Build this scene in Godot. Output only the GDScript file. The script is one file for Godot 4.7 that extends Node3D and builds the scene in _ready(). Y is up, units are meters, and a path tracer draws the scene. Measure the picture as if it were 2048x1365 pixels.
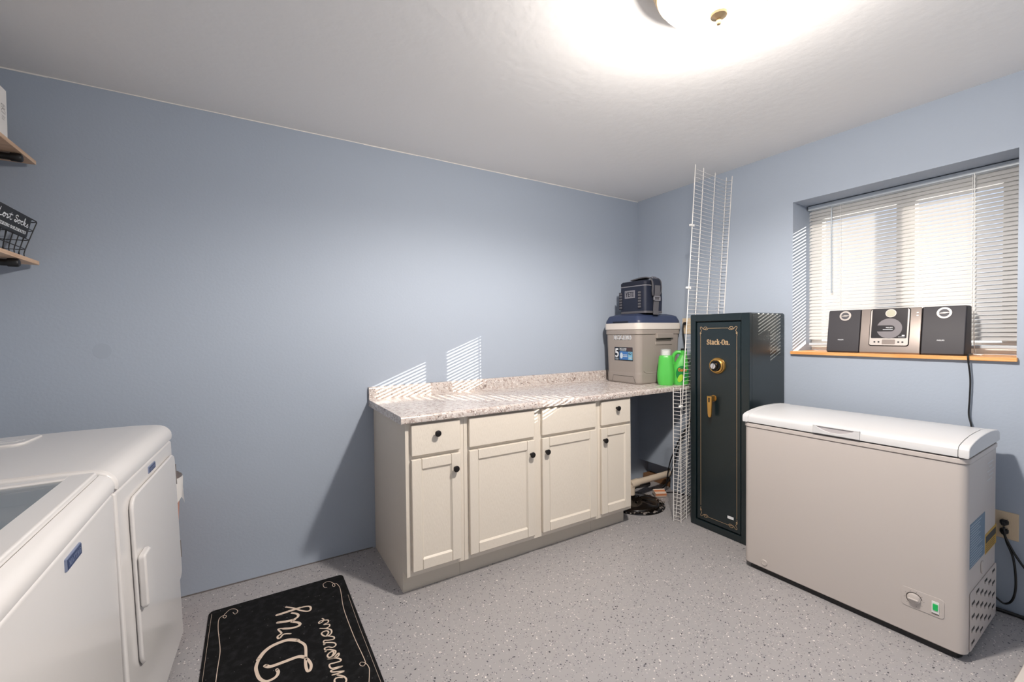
extends Node3D
# A small basement laundry and storage room: blue walls, base cabinets, a safe, a chest freezer, a washer and a dryer.
# x runs along the back wall (the corner is 0), z comes out of the back wall, y is up, metres.

var M := {}
var used := {}
var rng := RandomNumberGenerator.new()

func _ready():
	rng.seed = 7
	set_view_and_light()
	make_materials()
	build_room()
	build_window()
	build_ceiling_lamp()
	build_base_cabinets()
	build_countertop()
	build_safe()
	build_freezer()
	build_dryer()
	build_washer()
	build_mat()
	build_wire_shelves()
	build_cooler()
	build_lunch_cooler()
	build_bottles()
	build_stereo()
	build_wall_shelves()
	build_bin()
	build_corner_clutter()
	build_outlets_and_cords()

# ------------------------------------------------------------------ camera, sky, sun, exposure
func set_view_and_light():
	var yaw := 0.547753
	var pitch := -0.0195902
	var roll := -0.0103093
	var fwd := Vector3(sin(yaw) * cos(pitch), sin(pitch), -cos(yaw) * cos(pitch))
	var right := Vector3(cos(yaw), 0, sin(yaw))
	var up := right.cross(fwd)
	var r2 := right * cos(roll) + up * sin(roll)
	var u2 := up * cos(roll) - right * sin(roll)
	var cam := Camera3D.new()
	cam.name = "camera"
	cam.transform = Transform3D(Basis(r2, u2, -fwd), Vector3(-2.93696, 1.30337, 2.66776))
	cam.fov = rad_to_deg(2.0 * atan(682.5 / 860.58))
	cam.near = 0.02
	cam.current = true
	add_child(cam)
	var env := Environment.new()
	var sky := Sky.new()
	var sm := ProceduralSkyMaterial.new()
	sm.sky_top_color = Color(0.62, 0.74, 0.92)
	sm.sky_horizon_color = Color(0.96, 0.98, 1.0)
	sm.ground_horizon_color = Color(0.8, 0.8, 0.8)
	sm.ground_bottom_color = Color(0.5, 0.5, 0.49)
	sm.sky_energy_multiplier = SKY
	sky.sky_material = sm
	env.background_mode = Environment.BG_SKY
	env.sky = sky
	env.ambient_light_source = Environment.AMBIENT_SOURCE_SKY
	env.tonemap_mode = Environment.TONE_MAPPER_LINEAR
	env.tonemap_exposure = 1.25
	env.sdfgi_enabled = true
	env.ssao_enabled = true
	env.ssil_enabled = true
	var we := WorldEnvironment.new()
	we.name = "environment"
	we.environment = env
	add_child(we)
	var sun := DirectionalLight3D.new()
	sun.name = "sun"
	sun.light_color = Color(1.0, 0.96, 0.9)
	sun.light_energy = SUN
	sun.light_angular_distance = 0.16
	sun.shadow_enabled = true
	add_child(sun)
	var d := Vector3(-1.235, -0.495, -1.0).normalized()
	sun.transform = Transform3D(Basis.looking_at(d, Vector3.UP), Vector3(3, 4, 5))

const SKY := 1.0
const SUN := 4.6
const LAMP := 1.5
const LAMP_DOWN := 3.5

# ------------------------------------------------------------------ materials
func mat(called: String, hex: String, rough: float, metal := 0.0, spec := 0.5) -> StandardMaterial3D:
	var m := StandardMaterial3D.new()
	m.resource_name = called
	m.albedo_color = Color(hex)
	m.roughness = rough
	m.metallic = metal
	m.metallic_specular = spec
	M[called] = m
	return m

func noise_image(size: int, freq: float, octaves: int, seed_: int) -> Image:
	var n := FastNoiseLite.new()
	n.noise_type = FastNoiseLite.TYPE_SIMPLEX_SMOOTH
	n.frequency = freq
	n.fractal_octaves = octaves
	n.seed = seed_
	return n.get_seamless_image(size, size)

func bump(m: StandardMaterial3D, size: int, freq: float, oct: int, strength: float, scale: Vector3, world := false):
	var im := noise_image(size, freq, oct, 3)
	im.convert(Image.FORMAT_RGBA8)
	im.bump_map_to_normal_map(4.0)
	m.normal_enabled = true
	m.normal_texture = ImageTexture.create_from_image(im)
	m.normal_scale = strength
	m.uv1_triplanar = true
	m.uv1_world_triplanar = world
	m.uv1_scale = scale

func fleck(im: Image, x: int, y: int, a: float, b: float, ang: float, c: Color):
	var w := im.get_width()
	var n := int(ceil(a)) + 1
	var ca := cos(ang)
	var sa := sin(ang)
	for j in range(-n, n + 1):
		for i in range(-n, n + 1):
			var u := (i * ca + j * sa) / a
			var v := (-i * sa + j * ca) / b
			if absf(u) + absf(v) * 0.85 < 1.0 and absf(v) < 0.8:
				im.set_pixel(posmod(x + i, w), posmod(y + j, w), c)

func floor_image() -> Image:
	var w := 2048
	var im := Image.create(w, w, false, Image.FORMAT_RGB8)
	im.fill(Color("a4a1a2"))
	for k in 900:
		var g := rng.randf_range(-0.012, 0.012)
		fleck(im, rng.randi() % w, rng.randi() % w, rng.randf_range(8, 26), rng.randf_range(6, 18), rng.randf() * TAU, Color(0.635 + g, 0.625 + g, 0.63 + g))
	var tones := [Color("efeae4"), Color("e2dcd6"), Color("cdc6c2"), Color("23252b"), Color("2e3037"), Color("3a3f4a"), Color("2a2c33"), Color("55545a"), Color("4a4c54"), Color("d8d2cc")]
	for k in 13500:
		var big := rng.randf() < 0.1
		var a := rng.randf_range(4.4, 6.8) if big else rng.randf_range(1.6, 3.9)
		fleck(im, rng.randi() % w, rng.randi() % w, a, a * rng.randf_range(0.4, 0.9), rng.randf() * TAU, tones[rng.randi() % tones.size()])
	return im

func stone_image() -> Image:
	var w := 1024
	var im := Image.create(w, w, false, Image.FORMAT_RGB8)
	im.fill(Color("cac1bc"))
	var soft := [Color("d8d0cb"), Color("e3ddd9"), Color("bbaea7"), Color("b2a29b"), Color("c5b7ae"), Color("d2c8c1"), Color("a79a93")]
	for k in 5200:
		var a := rng.randf_range(4, 15)
		fleck(im, rng.randi() % w, rng.randi() % w, a, a * rng.randf_range(0.35, 0.8), rng.randf_range(0.2, 1.3), soft[rng.randi() % soft.size()])
	var dark := [Color("8f7a70"), Color("77655d"), Color("5f514c"), Color("96857c"), Color("4c4342"), Color("a18a7e")]
	for k in 420:
		var cx := rng.randi() % w
		var cy := rng.randi() % w
		for j in rng.randi_range(3, 10):
			var a := rng.randf_range(1.6, 5.5)
			fleck(im, cx + int(rng.randfn() * 12), cy + int(rng.randfn() * 9), a, a * rng.randf_range(0.4, 0.9), rng.randf() * TAU, dark[rng.randi() % dark.size()])
	for k in 900:
		var a := rng.randf_range(1.2, 2.6)
		fleck(im, rng.randi() % w, rng.randi() % w, a, a * 0.8, rng.randf() * TAU, dark[rng.randi() % dark.size()])
	return im

func wood_image(base: Color, dark: Color) -> Image:
	var w := 512
	var im := Image.create(w, w, false, Image.FORMAT_RGB8)
	var n := FastNoiseLite.new()
	n.seed = 11
	n.frequency = 0.01
	for y in w:
		for x in w:
			var v := n.get_noise_2d(x * 0.35, y * 6.0)
			var f := n.get_noise_2d(x * 1.2 + 900.0, y * 22.0)
			var t := clampf(0.45 + 0.7 * v + 0.35 * f, 0, 1)
			im.set_pixel(x, y, base.lerp(dark, t))
	return im

func mat_image() -> Image:
	var w := 1024
	var im := noise_image(w, 0.012, 4, 21)
	im.convert(Image.FORMAT_RGB8)
	for y in w:
		for x in w:
			var v := im.get_pixel(x, y).r
			var g := 0.052 + maxf(0.0, v - 0.42) * 0.13 + rng.randf() * 0.028
			im.set_pixel(x, y, Color(g, g, g * 1.06))
	for k in 2600:
		var a := rng.randf_range(0.9, 1.6)
		var g := rng.randf_range(0.16, 0.4)
		fleck(im, rng.randi() % w, rng.randi() % w, a, a * 0.6, rng.randf() * TAU, Color(g, g, g))
	for k in 60:
		var a := rng.randf_range(1.6, 3.4)
		fleck(im, rng.randi() % w, rng.randi() % w, a, a * 0.6, rng.randf() * TAU, Color(0.72, 0.7, 0.68))
	return im

func with_image(m: StandardMaterial3D, im: Image, scale: Vector3, world := true):
	m.albedo_texture = ImageTexture.create_from_image(im)
	m.uv1_triplanar = true
	m.uv1_world_triplanar = world
	m.uv1_scale = scale
	m.uv1_triplanar_sharpness = 8.0

func make_materials():
	bump(mat("wall_paint", "a5afbd", 0.62, 0, 0.35), 512, 0.035, 3, 0.10, Vector3(3, 3, 3), true)
	bump(mat("ceiling_paint", "f3f2f1", 0.85, 0, 0.2), 512, 0.02, 3, 0.10, Vector3(1.5, 1.5, 1.5), true)
	mat("wall_patch", "9fa9b7", 0.6)
	mat("ceiling_edge", "e8e5e0", 0.7)
	var fl := mat("epoxy_floor", "ffffff", 0.42, 0, 0.45)
	with_image(fl, floor_image(), Vector3(0.62, 0.62, 0.62))
	with_image(mat("stone_laminate", "ffffff", 0.2, 0, 0.5), stone_image(), Vector3(1.25, 1.25, 1.25))
	var cab := mat("cream_paint", "dfd6c9", 0.42, 0, 0.45)
	bump(cab, 512, 0.05, 3, 0.16, Vector3(9, 0.9, 9), true)
	mat("toe_paint", "cfc7ba", 0.55)
	mat("knob_bronze", "2a2727", 0.35, 0.6)
	var sf := mat("safe_enamel", "0e1d21", 0.33, 0, 0.5)
	sf.clearcoat_enabled = true
	sf.clearcoat = 0.35
	sf.clearcoat_roughness = 0.22
	bump(sf, 512, 0.09, 3, 0.16, Vector3(6, 6, 6), true)
	mat("safe_gap", "090b0c", 0.6)
	mat("gold", "d2a660", 0.28, 0.9)
	mat("gold_print", "b99c78", 0.5, 0.1)
	mat("black_plastic", "141415", 0.42)
	mat("black_gloss", "0c0c0d", 0.15)
	mat("chrome", "d8d8da", 0.18, 1.0)
	var ap := mat("appliance_white", "d8d5d3", 0.2, 0, 0.5)
	ap.clearcoat_enabled = true
	ap.clearcoat = 0.2
	ap.clearcoat_roughness = 0.1
	mat("freezer_white", "c5bdb8", 0.36, 0, 0.45)
	mat("freezer_lid_white", "cfcfd0", 0.3, 0, 0.45)
	mat("grey_recess", "b9b4b6", 0.4)
	mat("seal_grey", "6f6a68", 0.7)
	mat("label_blue", "5d7890", 0.4)
	mat("label_line", "c6d2da", 0.5)
	mat("label_yellow", "b8922e", 0.45)
	mat("label_dark", "2b2722", 0.5)
	mat("badge_navy", "22355f", 0.3, 0.2)
	mat("badge_silver", "8d98b4", 0.35, 0.6)
	mat("print_grey", "7d7a78", 0.6)
	var sw := mat("switch_green", "0b8a46", 0.3)
	sw.emission_enabled = true
	sw.emission = Color("0fae55")
	sw.emission_energy_multiplier = 0.35
	var gl := mat("lid_glass", "8d969a", 0.05, 0, 0.6)
	gl.transparency = BaseMaterial3D.TRANSPARENCY_ALPHA
	gl.albedo_color.a = 0.35
	mat("drum_grey", "c4c8c9", 0.4)
	mat("steel", "b4b7ba", 0.3, 0.9)
	var mt := mat("mat_black", "ffffff", 0.85, 0, 0.3)
	with_image(mt, mat_image(), Vector3(1.7, 1.7, 1.7))
	mat("mat_print", "d9c6b4", 0.75)
	mat("wire_white", "eae7e3", 0.35, 0, 0.5)
	mat("wire_black", "0d0d0f", 0.45)
	mat("cooler_grey", "9c938c", 0.5)
	mat("cooler_white", "dcd4cc", 0.45)
	mat("cooler_navy", "2f3955", 0.42)
	mat("slot_dark", "5b5651", 0.7)
	mat("bag_navy", "1b2133", 0.6)
	mat("bag_navy_dark", "171b2b", 0.65)
	mat("bag_grey", "58575c", 0.7)
	mat("bag_light", "7d7d84", 0.6)
	mat("sticker_blue", "3f74b4", 0.4)
	mat("sticker_cyan", "7db8d6", 0.4)
	mat("sticker_black", "18222e", 0.4)
	mat("sticker_brown", "4b3a3c", 0.5)
	mat("white_print", "e9ecef", 0.5)
	var gr := mat("bottle_green", "56c052", 0.34, 0, 0.5)
	gr.subsurf_scatter_enabled = true
	gr.subsurf_scatter_strength = 0.06
	mat("bottle_label", "16803a", 0.35)
	mat("bottle_label_lime", "9fd136", 0.4)
	mat("orange_print", "e8702e", 0.4)
	mat("white_plastic", "e8e8e6", 0.35)
	var cup := mat("clear_cup", "dfe6e4", 0.08)
	cup.transparency = BaseMaterial3D.TRANSPARENCY_ALPHA
	cup.albedo_color.a = 0.28
	mat("speaker_cloth", "38363b", 0.6)
	mat("stereo_black", "2c2a2d", 0.3)
	mat("stereo_silver", "9d928c", 0.34, 0.55)
	mat("stereo_pale", "d3cbc5", 0.34, 0.3)
	mat("disc_window", "8e8a8d", 0.12, 0.1)
	mat("display_pale", "b9b7a4", 0.3)
	with_image(mat("sill_wood", "ffffff", 0.45), wood_image(Color("efb67c"), Color("d6924f")), Vector3(2, 2, 2))
	with_image(mat("shelf_wood", "ffffff", 0.55), wood_image(Color("dcbfa4"), Color("bd997b")), Vector3(2.2, 2.2, 2.2))
	mat("rough_wood", "7d5a3c", 0.8)
	mat("box_white", "e4e1de", 0.6)
	mat("bin_salmon", "d59a86", 0.55)
	var ln := mat("bin_liner", "e7e4e0", 0.35, 0, 0.5)
	ln.backlight_enabled = true
	ln.backlight = Color(0.35, 0.34, 0.33)
	mat("pipe_cream", "dccbb6", 0.45)
	mat("pit_black", "0f0d0c", 0.25)
	mat("pit_glossy", "1b1612", 0.12)
	mat("rubble", "8a827c", 0.9)
	mat("paper_box", "e3cdbd", 0.65)
	mat("paper_orange", "d98a5c", 0.6)
	mat("outlet_ivory", "d9c4a6", 0.35)
	mat("outlet_slot", "5f4d38", 0.6)
	var sl := mat("blind_slat", "b4b4b4", 0.4, 0, 0.5)
	sl.backlight_enabled = true
	sl.backlight = Color(0.5, 0.49, 0.48)
	mat("blind_rail", "c3cbd2", 0.35)
	mat("vinyl", "eeeeec", 0.35)
	mat("wand", "aab4bd", 0.15)
	mat("cord_white", "efefec", 0.7)
	var pane := mat("pane_glass", "f4faf8", 0.02, 0, 0.5)
	pane.transparency = BaseMaterial3D.TRANSPARENCY_ALPHA
	pane.albedo_color.a = 0.06
	mat("pale_bounce_ground", "cfcbc4", 0.95)
	var lg := mat("lamp_glass", "fff7ea", 0.25)
	lg.emission_enabled = true
	lg.emission = Color(1.0, 0.95, 0.86)
	lg.emission_energy_multiplier = 3.0
	mat("brass", "dcc096", 0.3, 0.7)
	mat("board_white", "dcd3cb", 0.5)

# ------------------------------------------------------------------ naming and nodes
func numbered(par: Node, called: String) -> String:
	var key := str(par.get_instance_id()) + called
	var n: int = used.get(key, 0)
	used[key] = n + 1
	return called if n == 0 else "%s_%03d" % [called, n]

func tag(o: Node, label: String, category: String, group := ""):
	o.set_meta("label", label)
	o.set_meta("category", category)
	if group != "":
		o.set_meta("group", group)

func thing(called: String, label: String, category: String, at := Vector3.ZERO, group := "", basis_ := Basis()) -> Node3D:
	var o := Node3D.new()
	o.name = numbered(self, called)
	add_child(o, true)
	o.transform = Transform3D(basis_, at)
	tag(o, label, category, group)
	return o

# A part of a thing. With in_room, the mesh is given in the room's axes and is set back by the thing's place.
func part(par: Node3D, called: String, shape, m: String, in_room := false, label := "") -> MeshInstance3D:
	var o := MeshInstance3D.new()
	o.mesh = shape.commit() if shape is SurfaceTool else shape
	o.material_override = M[m]
	o.name = numbered(par, called)
	par.add_child(o, true)
	if in_room:
		o.position = -par.position
	if label != "":
		o.set_meta("label", label)
	return o

func struct(called: String, shape, m: String, label: String, category: String) -> MeshInstance3D:
	var o := part(self, called, shape, m)
	tag(o, label, category)
	o.set_meta("kind", "structure")
	return o

func solo(called: String, shape, m: String, label: String, category: String, group := "") -> MeshInstance3D:
	var o := part(self, called, shape, m)
	tag(o, label, category, group)
	return o

# ------------------------------------------------------------------ shapes
func mb() -> SurfaceTool:
	var s := SurfaceTool.new()
	s.begin(Mesh.PRIMITIVE_TRIANGLES)
	return s

func tri(s: SurfaceTool, a: Vector3, b: Vector3, c: Vector3, na: Vector3, nb: Vector3, nc: Vector3):
	var g := (b - a).cross(c - a)
	if g.length_squared() < 1e-18:
		return
	if g.dot(na + nb + nc) < 0.0:
		var t := b
		b = c
		c = t
		t = nb
		nb = nc
		nc = t
	s.set_normal(na)
	s.add_vertex(a)
	s.set_normal(nc)
	s.add_vertex(c)
	s.set_normal(nb)
	s.add_vertex(b)

func quad(s: SurfaceTool, a: Vector3, b: Vector3, c: Vector3, d: Vector3, na: Vector3, nb: Vector3, nc: Vector3, nd: Vector3):
	tri(s, a, b, c, na, nb, nc)
	tri(s, a, c, d, na, nc, nd)

# Box with rounded edges: centre, size, rounding.
func bx(s: SurfaceTool, c: Vector3, d: Vector3, bv := 0.0, T := Transform3D()):
	var h := d * 0.5
	bv = minf(bv, minf(h.x, minf(h.y, h.z)) * 0.95)
	var i := h - Vector3.ONE * bv
	for ax in 3:
		var u := (ax + 1) % 3
		var v := (ax + 2) % 3
		for sg in [-1.0, 1.0]:
			var n := Vector3.ZERO
			n[ax] = sg
			var q := []
			for k in [[-1, -1], [1, -1], [1, 1], [-1, 1]]:
				var p := Vector3.ZERO
				p[ax] = sg * h[ax]
				p[u] = k[0] * i[u]
				p[v] = k[1] * i[v]
				q.append(T * (c + p))
			n = T.basis * n
			quad(s, q[0], q[1], q[2], q[3], n, n, n, n)
	if bv <= 0.0:
		return
	for ax in 3:
		var u := (ax + 1) % 3
		var v := (ax + 2) % 3
		for su in [-1.0, 1.0]:
			for sv in [-1.0, 1.0]:
				var nu := Vector3.ZERO
				nu[u] = su
				var nv := Vector3.ZERO
				nv[v] = sv
				var q := []
				for k in [[0, -1], [0, 1], [1, 1], [1, -1]]:
					var p := Vector3.ZERO
					p[ax] = k[1] * i[ax]
					p[u] = su * (h[u] if k[0] == 0 else i[u])
					p[v] = sv * (i[v] if k[0] == 0 else h[v])
					q.append(T * (c + p))
				nu = T.basis * nu
				nv = T.basis * nv
				quad(s, q[0], q[1], q[2], q[3], nu, nu, nv, nv)
	for sx in [-1.0, 1.0]:
		for sy in [-1.0, 1.0]:
			for sz in [-1.0, 1.0]:
				var e := Vector3(sx, sy, sz)
				tri(s, T * (c + e * Vector3(h.x, i.y, i.z)), T * (c + e * Vector3(i.x, h.y, i.z)), T * (c + e * Vector3(i.x, i.y, h.z)),
					T.basis * Vector3(sx, 0, 0), T.basis * Vector3(0, sy, 0), T.basis * Vector3(0, 0, sz))

# Box by its two corners.
func bb(s: SurfaceTool, lo: Vector3, hi: Vector3, bv := 0.0, T := Transform3D()):
	bx(s, (lo + hi) * 0.5, (hi - lo).abs(), bv, T)

func box_mesh(lo: Vector3, hi: Vector3, bv := 0.0) -> SurfaceTool:
	var s := mb()
	bb(s, lo, hi, bv)
	return s

# An outline in xy, pushed from z0 to z1; bv rounds both rims.
func prism(s: SurfaceTool, poly: PackedVector2Array, z0: float, z1: float, T := Transform3D(), bv := 0.0, smooth := 42.0):
	if Geometry2D.is_polygon_clockwise(poly):
		poly = poly.duplicate()
		poly.reverse()
	var n := poly.size()
	var en := []
	for i in n:
		var e := poly[(i + 1) % n] - poly[i]
		en.append(Vector2(e.y, -e.x).normalized())
	var vn := []
	var inset := PackedVector2Array()
	for i in n:
		var a: Vector2 = en[(i + n - 1) % n]
		var b: Vector2 = en[i]
		var m := (a + b).normalized()
		vn.append(m)
		inset.append(poly[i] - m * bv / maxf(0.5, m.dot(b)))
	var lim := cos(deg_to_rad(smooth))
	var up := T.basis * Vector3(0, 0, signf(z1 - z0))
	var idx := Geometry2D.triangulate_polygon(inset if bv > 0.0 else poly)
	var ring := inset if bv > 0.0 else poly
	for k in range(0, idx.size(), 3):
		for top in [false, true]:
			var z := z1 if top else z0
			var q := []
			for j in 3:
				var p := ring[idx[k + j]]
				q.append(T * Vector3(p.x, p.y, z))
			var nn := up if top else -up
			tri(s, q[0], q[1], q[2], nn, nn, nn)
	var zb := bv * signf(z1 - z0)
	for i in n:
		var j := (i + 1) % n
		var e2: Vector2 = en[i]
		var n0 := e2
		var n1 := e2
		var prev: Vector2 = en[(i + n - 1) % n]
		var next: Vector2 = en[j]
		if prev.dot(e2) > lim:
			n0 = vn[i]
		if next.dot(e2) > lim:
			n1 = vn[j]
		var N0 := T.basis * Vector3(n0.x, n0.y, 0)
		var N1 := T.basis * Vector3(n1.x, n1.y, 0)
		var a := T * Vector3(poly[i].x, poly[i].y, z0 + zb)
		var b := T * Vector3(poly[j].x, poly[j].y, z0 + zb)
		var c := T * Vector3(poly[j].x, poly[j].y, z1 - zb)
		var d := T * Vector3(poly[i].x, poly[i].y, z1 - zb)
		quad(s, a, b, c, d, N0, N1, N1, N0)
		if bv > 0.0:
			var a2 := T * Vector3(inset[i].x, inset[i].y, z0)
			var b2 := T * Vector3(inset[j].x, inset[j].y, z0)
			quad(s, a2, b2, b, a, -up, -up, N1, N0)
			var c2 := T * Vector3(inset[j].x, inset[j].y, z1)
			var d2 := T * Vector3(inset[i].x, inset[i].y, z1)
			quad(s, d, c, c2, d2, N0, N1, up, up)

# A turned shape: profile of (radius, height), run from the bottom up on the outside.
func lathe(s: SurfaceTool, prof: Array, n: int, T := Transform3D(), smooth := 38.0):
	var lim := cos(deg_to_rad(smooth))
	var sn := []
	for i in prof.size() - 1:
		var e: Vector2 = prof[i + 1] - prof[i]
		sn.append(Vector2(e.y, -e.x).normalized())
	for i in prof.size() - 1:
		var n0: Vector2 = sn[i]
		var n1: Vector2 = sn[i]
		if i > 0 and (sn[i - 1] as Vector2).dot(sn[i]) > lim:
			n0 = ((sn[i - 1] as Vector2) + (sn[i] as Vector2)).normalized()
		if i < sn.size() - 1 and (sn[i + 1] as Vector2).dot(sn[i]) > lim:
			n1 = ((sn[i + 1] as Vector2) + (sn[i] as Vector2)).normalized()
		var p: Vector2 = prof[i]
		var q: Vector2 = prof[i + 1]
		for k in n:
			var a0 := TAU * k / n
			var a1 := TAU * (k + 1) / n
			var d0 := Vector3(cos(a0), 0, sin(a0))
			var d1 := Vector3(cos(a1), 0, sin(a1))
			var y := Vector3.UP
			quad(s, T * (d0 * p.x + y * p.y), T * (d1 * p.x + y * p.y), T * (d1 * q.x + y * q.y), T * (d0 * q.x + y * q.y),
				T.basis * (d0 * n0.x + y * n0.y), T.basis * (d1 * n0.x + y * n0.y), T.basis * (d1 * n1.x + y * n1.y), T.basis * (d0 * n1.x + y * n1.y))

func tube(s: SurfaceTool, pts: Array, r: float, n := 8, closed := false):
	var m := pts.size()
	var rings := []
	var norms := []
	var side := Vector3.ZERO
	for i in m:
		var a: Vector3 = pts[(i + m - 1) % m] if closed else pts[maxi(i - 1, 0)]
		var b: Vector3 = pts[(i + 1) % m] if closed else pts[mini(i + 1, m - 1)]
		var t := (b - a).normalized()
		if side == Vector3.ZERO:
			side = t.cross(Vector3.UP if absf(t.y) < 0.9 else Vector3.RIGHT).normalized()
		side = (side - t * side.dot(t)).normalized()
		var w := t.cross(side)
		var ring := []
		var nr := []
		for k in n:
			var ang := TAU * k / n
			var d := side * cos(ang) + w * sin(ang)
			nr.append(d)
			ring.append((pts[i] as Vector3) + d * r)
		rings.append(ring)
		norms.append(nr)
	for i in (m if closed else m - 1):
		var j := (i + 1) % m
		for k in n:
			var l := (k + 1) % n
			quad(s, rings[i][k], rings[i][l], rings[j][l], rings[j][k], norms[i][k], norms[i][l], norms[j][l], norms[j][k])
	if not closed:
		for e in [0, m - 1]:
			var o: Vector3 = pts[e]
			var t: Vector3 = ((pts[e] as Vector3) - (pts[1 if e == 0 else m - 2] as Vector3)).normalized()
			for k in n:
				tri(s, o, rings[e][k], rings[e][(k + 1) % n], t, t, t)

func curve3(pts: Array, k := 8) -> Array:
	var out := []
	for i in pts.size() - 1:
		var a: Vector3 = pts[maxi(i - 1, 0)]
		var b: Vector3 = pts[i]
		var c: Vector3 = pts[i + 1]
		var d: Vector3 = pts[mini(i + 2, pts.size() - 1)]
		for j in k:
			out.append(b.cubic_interpolate(c, a, d, float(j) / k))
	out.append(pts[-1])
	return out

func curve2(pts: Array, k := 6) -> Array:
	var out := []
	for i in pts.size() - 1:
		var a: Vector2 = pts[maxi(i - 1, 0)]
		var b: Vector2 = pts[i]
		var c: Vector2 = pts[i + 1]
		var d: Vector2 = pts[mini(i + 2, pts.size() - 1)]
		for j in k:
			out.append(b.cubic_interpolate(c, a, d, float(j) / k))
	out.append(pts[-1])
	return out

# A printed stroke lying in the xy plane of T, facing +z.
func stroke(s: SurfaceTool, pts: Array, w: float, T := Transform3D()):
	var n := T.basis * Vector3(0, 0, 1)
	var m := pts.size()
	var l := []
	var r := []
	for i in m:
		var t: Vector2 = ((pts[mini(i + 1, m - 1)] as Vector2) - (pts[maxi(i - 1, 0)] as Vector2)).normalized()
		var o := Vector2(-t.y, t.x) * w * 0.5
		var p: Vector2 = pts[i]
		l.append(T * Vector3(p.x + o.x, p.y + o.y, 0))
		r.append(T * Vector3(p.x - o.x, p.y - o.y, 0))
	for i in m - 1:
		quad(s, l[i], r[i], r[i + 1], l[i + 1], n, n, n, n)
	for e in [0, m - 1]:
		var p: Vector2 = pts[e]
		for k in 8:
			var a := TAU * k / 8
			var b := TAU * (k + 1) / 8
			tri(s, T * Vector3(p.x, p.y, 0), T * Vector3(p.x + cos(a) * w * 0.5, p.y + sin(a) * w * 0.5, 0), T * Vector3(p.x + cos(b) * w * 0.5, p.y + sin(b) * w * 0.5, 0), n, n, n)

func rrect(w: float, h: float, r: float, n := 5, c := Vector2.ZERO) -> PackedVector2Array:
	var out := PackedVector2Array()
	for q in 4:
		var o := Vector2((w * 0.5 - r) * (1 if q == 0 or q == 3 else -1), (h * 0.5 - r) * (1 if q < 2 else -1))
		for k in n + 1:
			var a := PI * 0.5 * (q + float(k) / n)
			out.append(c + o + Vector2(cos(a), sin(a)) * r)
	return out

func ellipse(rx: float, ry: float, n := 28, c := Vector2.ZERO) -> PackedVector2Array:
	var out := PackedVector2Array()
	for k in n:
		out.append(c + Vector2(cos(TAU * k / n) * rx, sin(TAU * k / n) * ry))
	return out

# Skin over rings of equal length (each closed), with flat ends.
func loft(s: SurfaceTool, rings: Array):
	var m := rings.size()
	var n: int = rings[0].size()
	var cen := []
	for r in rings:
		var c := Vector3.ZERO
		for p in r:
			c += p
		cen.append(c / n)
	var nor := []
	for i in m:
		var row := []
		for k in n:
			var du: Vector3 = rings[i][(k + 1) % n] - rings[i][(k + n - 1) % n]
			var dv: Vector3 = rings[mini(i + 1, m - 1)][k] - rings[maxi(i - 1, 0)][k]
			var g := du.cross(dv).normalized()
			if g.dot(rings[i][k] - cen[i]) < 0.0:
				g = -g
			row.append(g)
		nor.append(row)
	for i in m - 1:
		for k in n:
			var l := (k + 1) % n
			quad(s, rings[i][k], rings[i][l], rings[i + 1][l], rings[i + 1][k], nor[i][k], nor[i][l], nor[i + 1][l], nor[i + 1][k])
	for e in [0, m - 1]:
		var t: Vector3 = (cen[e] - cen[1 if e == 0 else m - 2]).normalized()
		for k in n:
			tri(s, cen[e], rings[e][k], rings[e][(k + 1) % n], t, t, t)

func ring_xz(p: PackedVector2Array, y: float, c := Vector2.ZERO) -> Array:
	var out := []
	for v in p:
		out.append(Vector3(v.x + c.x, y, v.y + c.y))
	return out

# Axes for flat work on a face: x to the viewer's right, y up, z out of the face.
func facing(dir: String) -> Basis:
	match dir:
		"-x": return Basis(Vector3(0, 0, 1), Vector3.UP, Vector3(-1, 0, 0))
		"+x": return Basis(Vector3(0, 0, -1), Vector3.UP, Vector3(1, 0, 0))
		"up": return Basis(Vector3(1, 0, 0), Vector3(0, 0, -1), Vector3.UP)
	return Basis()

# prism() axes: outline (a, b) of the face becomes (z, y), pushed along x.
const ZY := Basis(Vector3(0, 0, 1), Vector3(0, 1, 0), Vector3(1, 0, 0))
const XYZ_UP := Basis(Vector3(1, 0, 0), Vector3(0, 0, 1), Vector3(0, 1, 0))

func text(par: Node3D, called: String, what: String, font: String, weight: int, italic: bool, at: Vector3, b: Basis, width: float, height: float, depth: float, m: String) -> MeshInstance3D:
	var f := SystemFont.new()
	f.font_names = PackedStringArray([font])
	f.font_weight = weight
	f.font_italic = italic
	var t := TextMesh.new()
	t.text = what
	t.font = f
	t.font_size = 64
	t.pixel_size = 0.01
	t.depth = 0.1
	var o := part(par, called, t, m)
	var size := t.get_aabb().size
	var sx := width / maxf(size.x, 0.001)
	var sy := height / maxf(size.y, 0.001) if height > 0.0 else sx
	o.transform = Transform3D(b * Basis.from_scale(Vector3(sx, sy, depth / 0.1)), at)
	return o

# ------------------------------------------------------------------ the room
const H := 2.44
const WX := -4.0
const WZ := 3.35

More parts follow.
